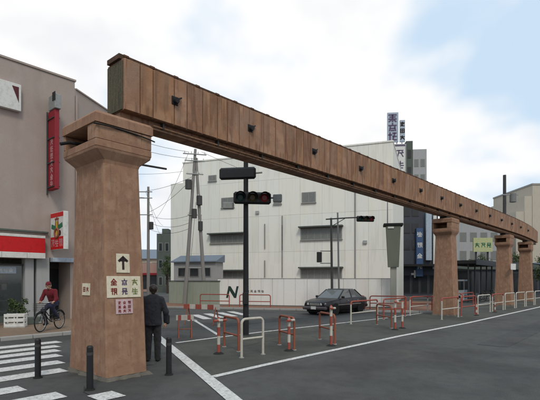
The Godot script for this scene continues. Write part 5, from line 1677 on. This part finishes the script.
	part(t, "cap", Geo.new().bx(Vector3(-0.68, 5.75, -0.5), Vector3(0.62, 5.92, 0.5), 0.02), M.black_rough)
	part(t, "lamp_plate", Geo.new().box(Vector3(-0.2, 5.62, 0.44), Vector3(0.4, 0.12, 0.04)), M.white)
	part(t, "mast", Geo.new().cyl(Vector3(-0.4, 5.92, 0), Vector3(-0.4, 7.6, 0), 0.04, 0.03, 8), M.steel)
	# right: grey buildings, the lime shop sign, canopy and shelter
	t = thing("grey_building", "pale grey building seen between the second and third pillars", "building", w(31.19, 0, 74))
	block(t, "wall", Vector3(0, 0, -10), Vector3(9.5, 11.6, 0), M.grey_wall)
	window_rows(t, 0.4, 9.1, 2.0, 3.1, 3, 5, 0.0, 0.65, 0.5, M.grey_glass, M.frame_grey)
	t = thing("shop_sign", "lime yellow signboard over the dark canopy between the pillars", "sign", w(27.82, 0, 60))
	block(t, "board", Vector3(-0.2, 5.6, 0), Vector3(2.4, 7.5, 0.25), M.lime)
	for i in 3:
		g = Geo.new()
		strokes(g, GLYPHS[i * 4 + 2], Vector3(0.3 + i * 0.8, 6.5, 0.255), 0.65, 0.1)
		part(t, "character", g, M.green)
	block(t, "post", Vector3(0.2, 0, -0.2), Vector3(0.4, 5.6, -0.02), M.dark_steel)
	block(t, "post", Vector3(1.8, 0, -0.2), Vector3(2.0, 5.6, -0.02), M.dark_steel)
	tree("dark green tree under the lime signboard", w(26.90, 0, 57), 5.2, 1.5, M.leaf, "trees beyond the shelter")
	tree("dark green tree behind the third pillar", w(32.22, 0, 58), 5.6, 1.7, M.leaf, "trees beyond the shelter")
	tree("dark green tree at the right edge behind the blue shelter", w(31.70, 0, 50), 5.2, 1.7, M.leaf, "trees beyond the shelter")
	t = thing("beige_building", "beige building with a stepped roof at the right edge of the photo", "building", w(45.51, 0, 80))
	block(t, "wall", Vector3(2.2, 0, -14), Vector3(20, 19.0, 0), M.beige_wall)
	block(t, "wall", Vector3(0.8, 0, -13), Vector3(2.19, 17.0, -0.1), M.beige_wall)
	block(t, "wall", Vector3(-0.7, 0, -12), Vector3(0.79, 14.2, -0.2), M.beige_wall)
	block(t, "parapet", Vector3(2.1, 19.0, -14.1), Vector3(20.1, 19.3, 0.1), M.kerb)
	window_rows(t, 3.2, 13.0, 2.0, 3.3, 5, 5, 0.0, 0.5, 0.4, M.grey_glass, M.frame_grey)
	t = thing("shop_row", "low dark row of shops behind the canopy and shelter at the right", "building", w(21.5, 0, 53), 0.05)
	block(t, "wall", Vector3(0, 0, -7), Vector3(26, 3.9, 0), M.navy)
	block(t, "sign_band", Vector3(0, 3.05, 0.0), Vector3(26, 3.8, 0.3), M.dark_wall)
	window_rows(t, 0.2, 25.8, 0.25, 2.7, 1, 14, 0.0, 0.86, 0.9, M.dark_glass, M.dark_steel)
	# dark canopy along the carriageway
	t = thing("bus_canopy", "long dark flat canopy on posts between the second and third pillars", "canopy", fp(43.0, 0, 12.4), YAW + 0.05)
	block(t, "roof", Vector3(-5.8, 3.15, -2.2), Vector3(5.0, 3.42, 1.0), M.black_rough)
	block(t, "fascia", Vector3(-5.85, 3.05, 1.0), Vector3(5.05, 3.5, 1.05), M.navy)
	block(t, "back_panel", Vector3(-5.7, 0.3, -2.1), Vector3(4.9, 2.9, -2.05), M.dark_glass)
	for i in 6:
		part(t, "post", Geo.new().cyl(Vector3(-5.4 + i * 2.05, 0, 0.3), Vector3(-5.4 + i * 2.05, 3.15, 0.3), 0.06, 0.06, 10), M.dark_steel)
	for i in 3:
		block(t, "bench", Vector3(-4.8 + i * 3.2, 0.40, -1.4), Vector3(-3.0 + i * 3.2, 0.46, -1.0), M.steel)
	for q in [[-3.6, M.white, "pale machine under the dark canopy, left of the pair"], [-2.3, M.pale_blue, "pale bluish machine under the dark canopy, right of the pair"]]:
		var v := thing("vending_machine", q[2], "vending machine", fp(43.0, 0, 12.4) + Basis(Vector3.UP, YAW) * Vector3(q[0], 0, -0.9), YAW - 0.5)
		part(v, "cabinet", Geo.new().bx(Vector3(-0.5, 0.05, -0.4), Vector3(0.5, 1.85, 0.3), 0.02), q[1])
		part(v, "display", Geo.new().bx(Vector3(-0.42, 0.95, 0.301), Vector3(0.42, 1.72, 0.32)), M.dark_glass)
		part(v, "slot", Geo.new().bx(Vector3(-0.42, 0.25, 0.301), Vector3(0.2, 0.45, 0.32)), M.black)
		part(v, "plinth", Geo.new().bx(Vector3(-0.48, 0.0, -0.38), Vector3(0.48, 0.05, 0.28)), M.black)
	# blue shelter with white posts at the right
	t = thing("bus_shelter", "bus shelter with pale blue roof and white posts at the right edge", "shelter", fp(51.5, 0, 8.9), YAW + 0.05)
	for i in 5:
		part(t, "roof_panel", Geo.new().box(Vector3(-4.3 + i * 2.0, 3.35, 0), Vector3(1.94, 0.06, 2.2), Basis(Vector3.RIGHT, 0.12), 0.01), M.pale_blue)
	part(t, "roof_beam", Geo.new().bx(Vector3(-5.3, 3.12, 0.82), Vector3(4.7, 3.26, 0.92), 0.01), M.blue)
	for i in 5:
		part(t, "post", Geo.new().cyl(Vector3(-5.1 + i * 2.3, 0, 0.85), Vector3(-5.1 + i * 2.3, 3.15, 0.85), 0.055, 0.055, 10), M.white)
	# signs on the far pillars
	solo("pillar_sign", "small white sign fixed to the third pillar", "sign", Geo.new().box(Vector3(0, 2.75, 0), Vector3(0.6, 0.42, 0.03), Basis(), 0.01), M.white, fp(34.2, 0, 7.75), YAW - 0.3)


# ------------------------------------------------------------------ sky
func make_sky() -> Sky:
	var wd := 1024
	var ht := 512
	var f := FastNoiseLite.new()
	f.seed = 897
	f.frequency = 1.15
	f.fractal_type = FastNoiseLite.FRACTAL_FBM
	f.fractal_octaves = 6
	f.fractal_gain = 0.52
	var f2 := FastNoiseLite.new()
	f2.seed = 5
	f2.frequency = 2.6
	f2.fractal_octaves = 5
	var im := Image.create(wd, ht, false, Image.FORMAT_RGBF)
	var blue := Vector3(0.60, 0.76, 0.93)
	var white := Vector3(1.02, 1.02, 1.02)
	var grey := Vector3(0.83, 0.84, 0.88)
	for y in ht:
		var v := (y + 0.5) / ht * PI
		for x in wd:
			var u := (x + 0.5) / wd * TAU
			var d := Vector3(sin(u) * sin(v), cos(v), -cos(u) * sin(v))
			var up := maxf(d.y, 0.0)
			var p := Vector3(d.x, d.y * 1.7, d.z) / (0.55 + up)
			var c := f.get_noise_3dv(p + Vector3(3.1, 0.7, 1.9))
			var cover := smoothstep(-0.12, 0.24, c)
			var col := blue.lerp(white, maxf(cover, smoothstep(0.28, 0.0, up) * 0.75))
			var gsh := smoothstep(-0.05, 0.5, f2.get_noise_3dv(p * 0.9)) * 0.75 * cover
			col = col.lerp(grey, gsh)
			if d.y < -0.02:
				col = Vector3(0.35, 0.35, 0.34)
			im.set_pixel(x, y, Color(col.x, col.y, col.z))
	var pm := PanoramaSkyMaterial.new()
	pm.panorama = ImageTexture.create_from_image(im)
	var s := Sky.new()
	s.sky_material = pm
	return s


func _ready() -> void:
	rng.seed = 20240611
	# camera: level, with the lens shifted up
	var cam := Camera3D.new()
	cam.name = "camera"
	add_child(cam)
	cam.position = Vector3(0, 1.9, 0)
	cam.far = 900.0
	cam.set_frustum(0.1 * 400.0 / 440.0, Vector2(0, 0.1 * 79.0 / 440.0), 0.1, 900.0)
	cam.current = true
	# sky, light and exposure
	var we := WorldEnvironment.new()
	we.name = "environment"
	var env := Environment.new()
	env.background_mode = Environment.BG_SKY
	env.sky = make_sky()
	env.background_energy_multiplier = 1.0
	env.tonemap_mode = Environment.TONE_MAPPER_LINEAR
	env.tonemap_exposure = 1.0
	env.sdfgi_enabled = true
	env.ssao_enabled = true
	env.ssil_enabled = true
	we.environment = env
	add_child(we)
	var sun := DirectionalLight3D.new()
	sun.name = "sun"
	sun.light_energy = 0.45
	sun.light_angular_distance = 14.0
	sun.light_color = Color(1.0, 0.965, 0.91)
	sun.shadow_enabled = true
	sun.rotation_degrees = Vector3(-48, 12, 0)
	add_child(sun)
	make_materials()
	build_ground()
	build_corner_building()
	build_store()
	build_girder()
	var p := build_pillar(4.5, "nearest brown concrete pillar, with notices and a dark pocket in its capital", true)
	build_pillar_signs(p)
	build_pillar(23.3, "second brown pillar of the girder, beyond the dark car", false)
	build_pillar(34.7, "third brown pillar, left of the two at the girder's far end", false)
	build_pillar(42.3, "farthest brown pillar, right of the two at the girder's far end", false)
	build_far()
	build_poles()
	build_signals()
	build_car()
	build_barriers()
	build_bollards()
	build_shop_front()
	build_cyclist()
	build_standing_person()
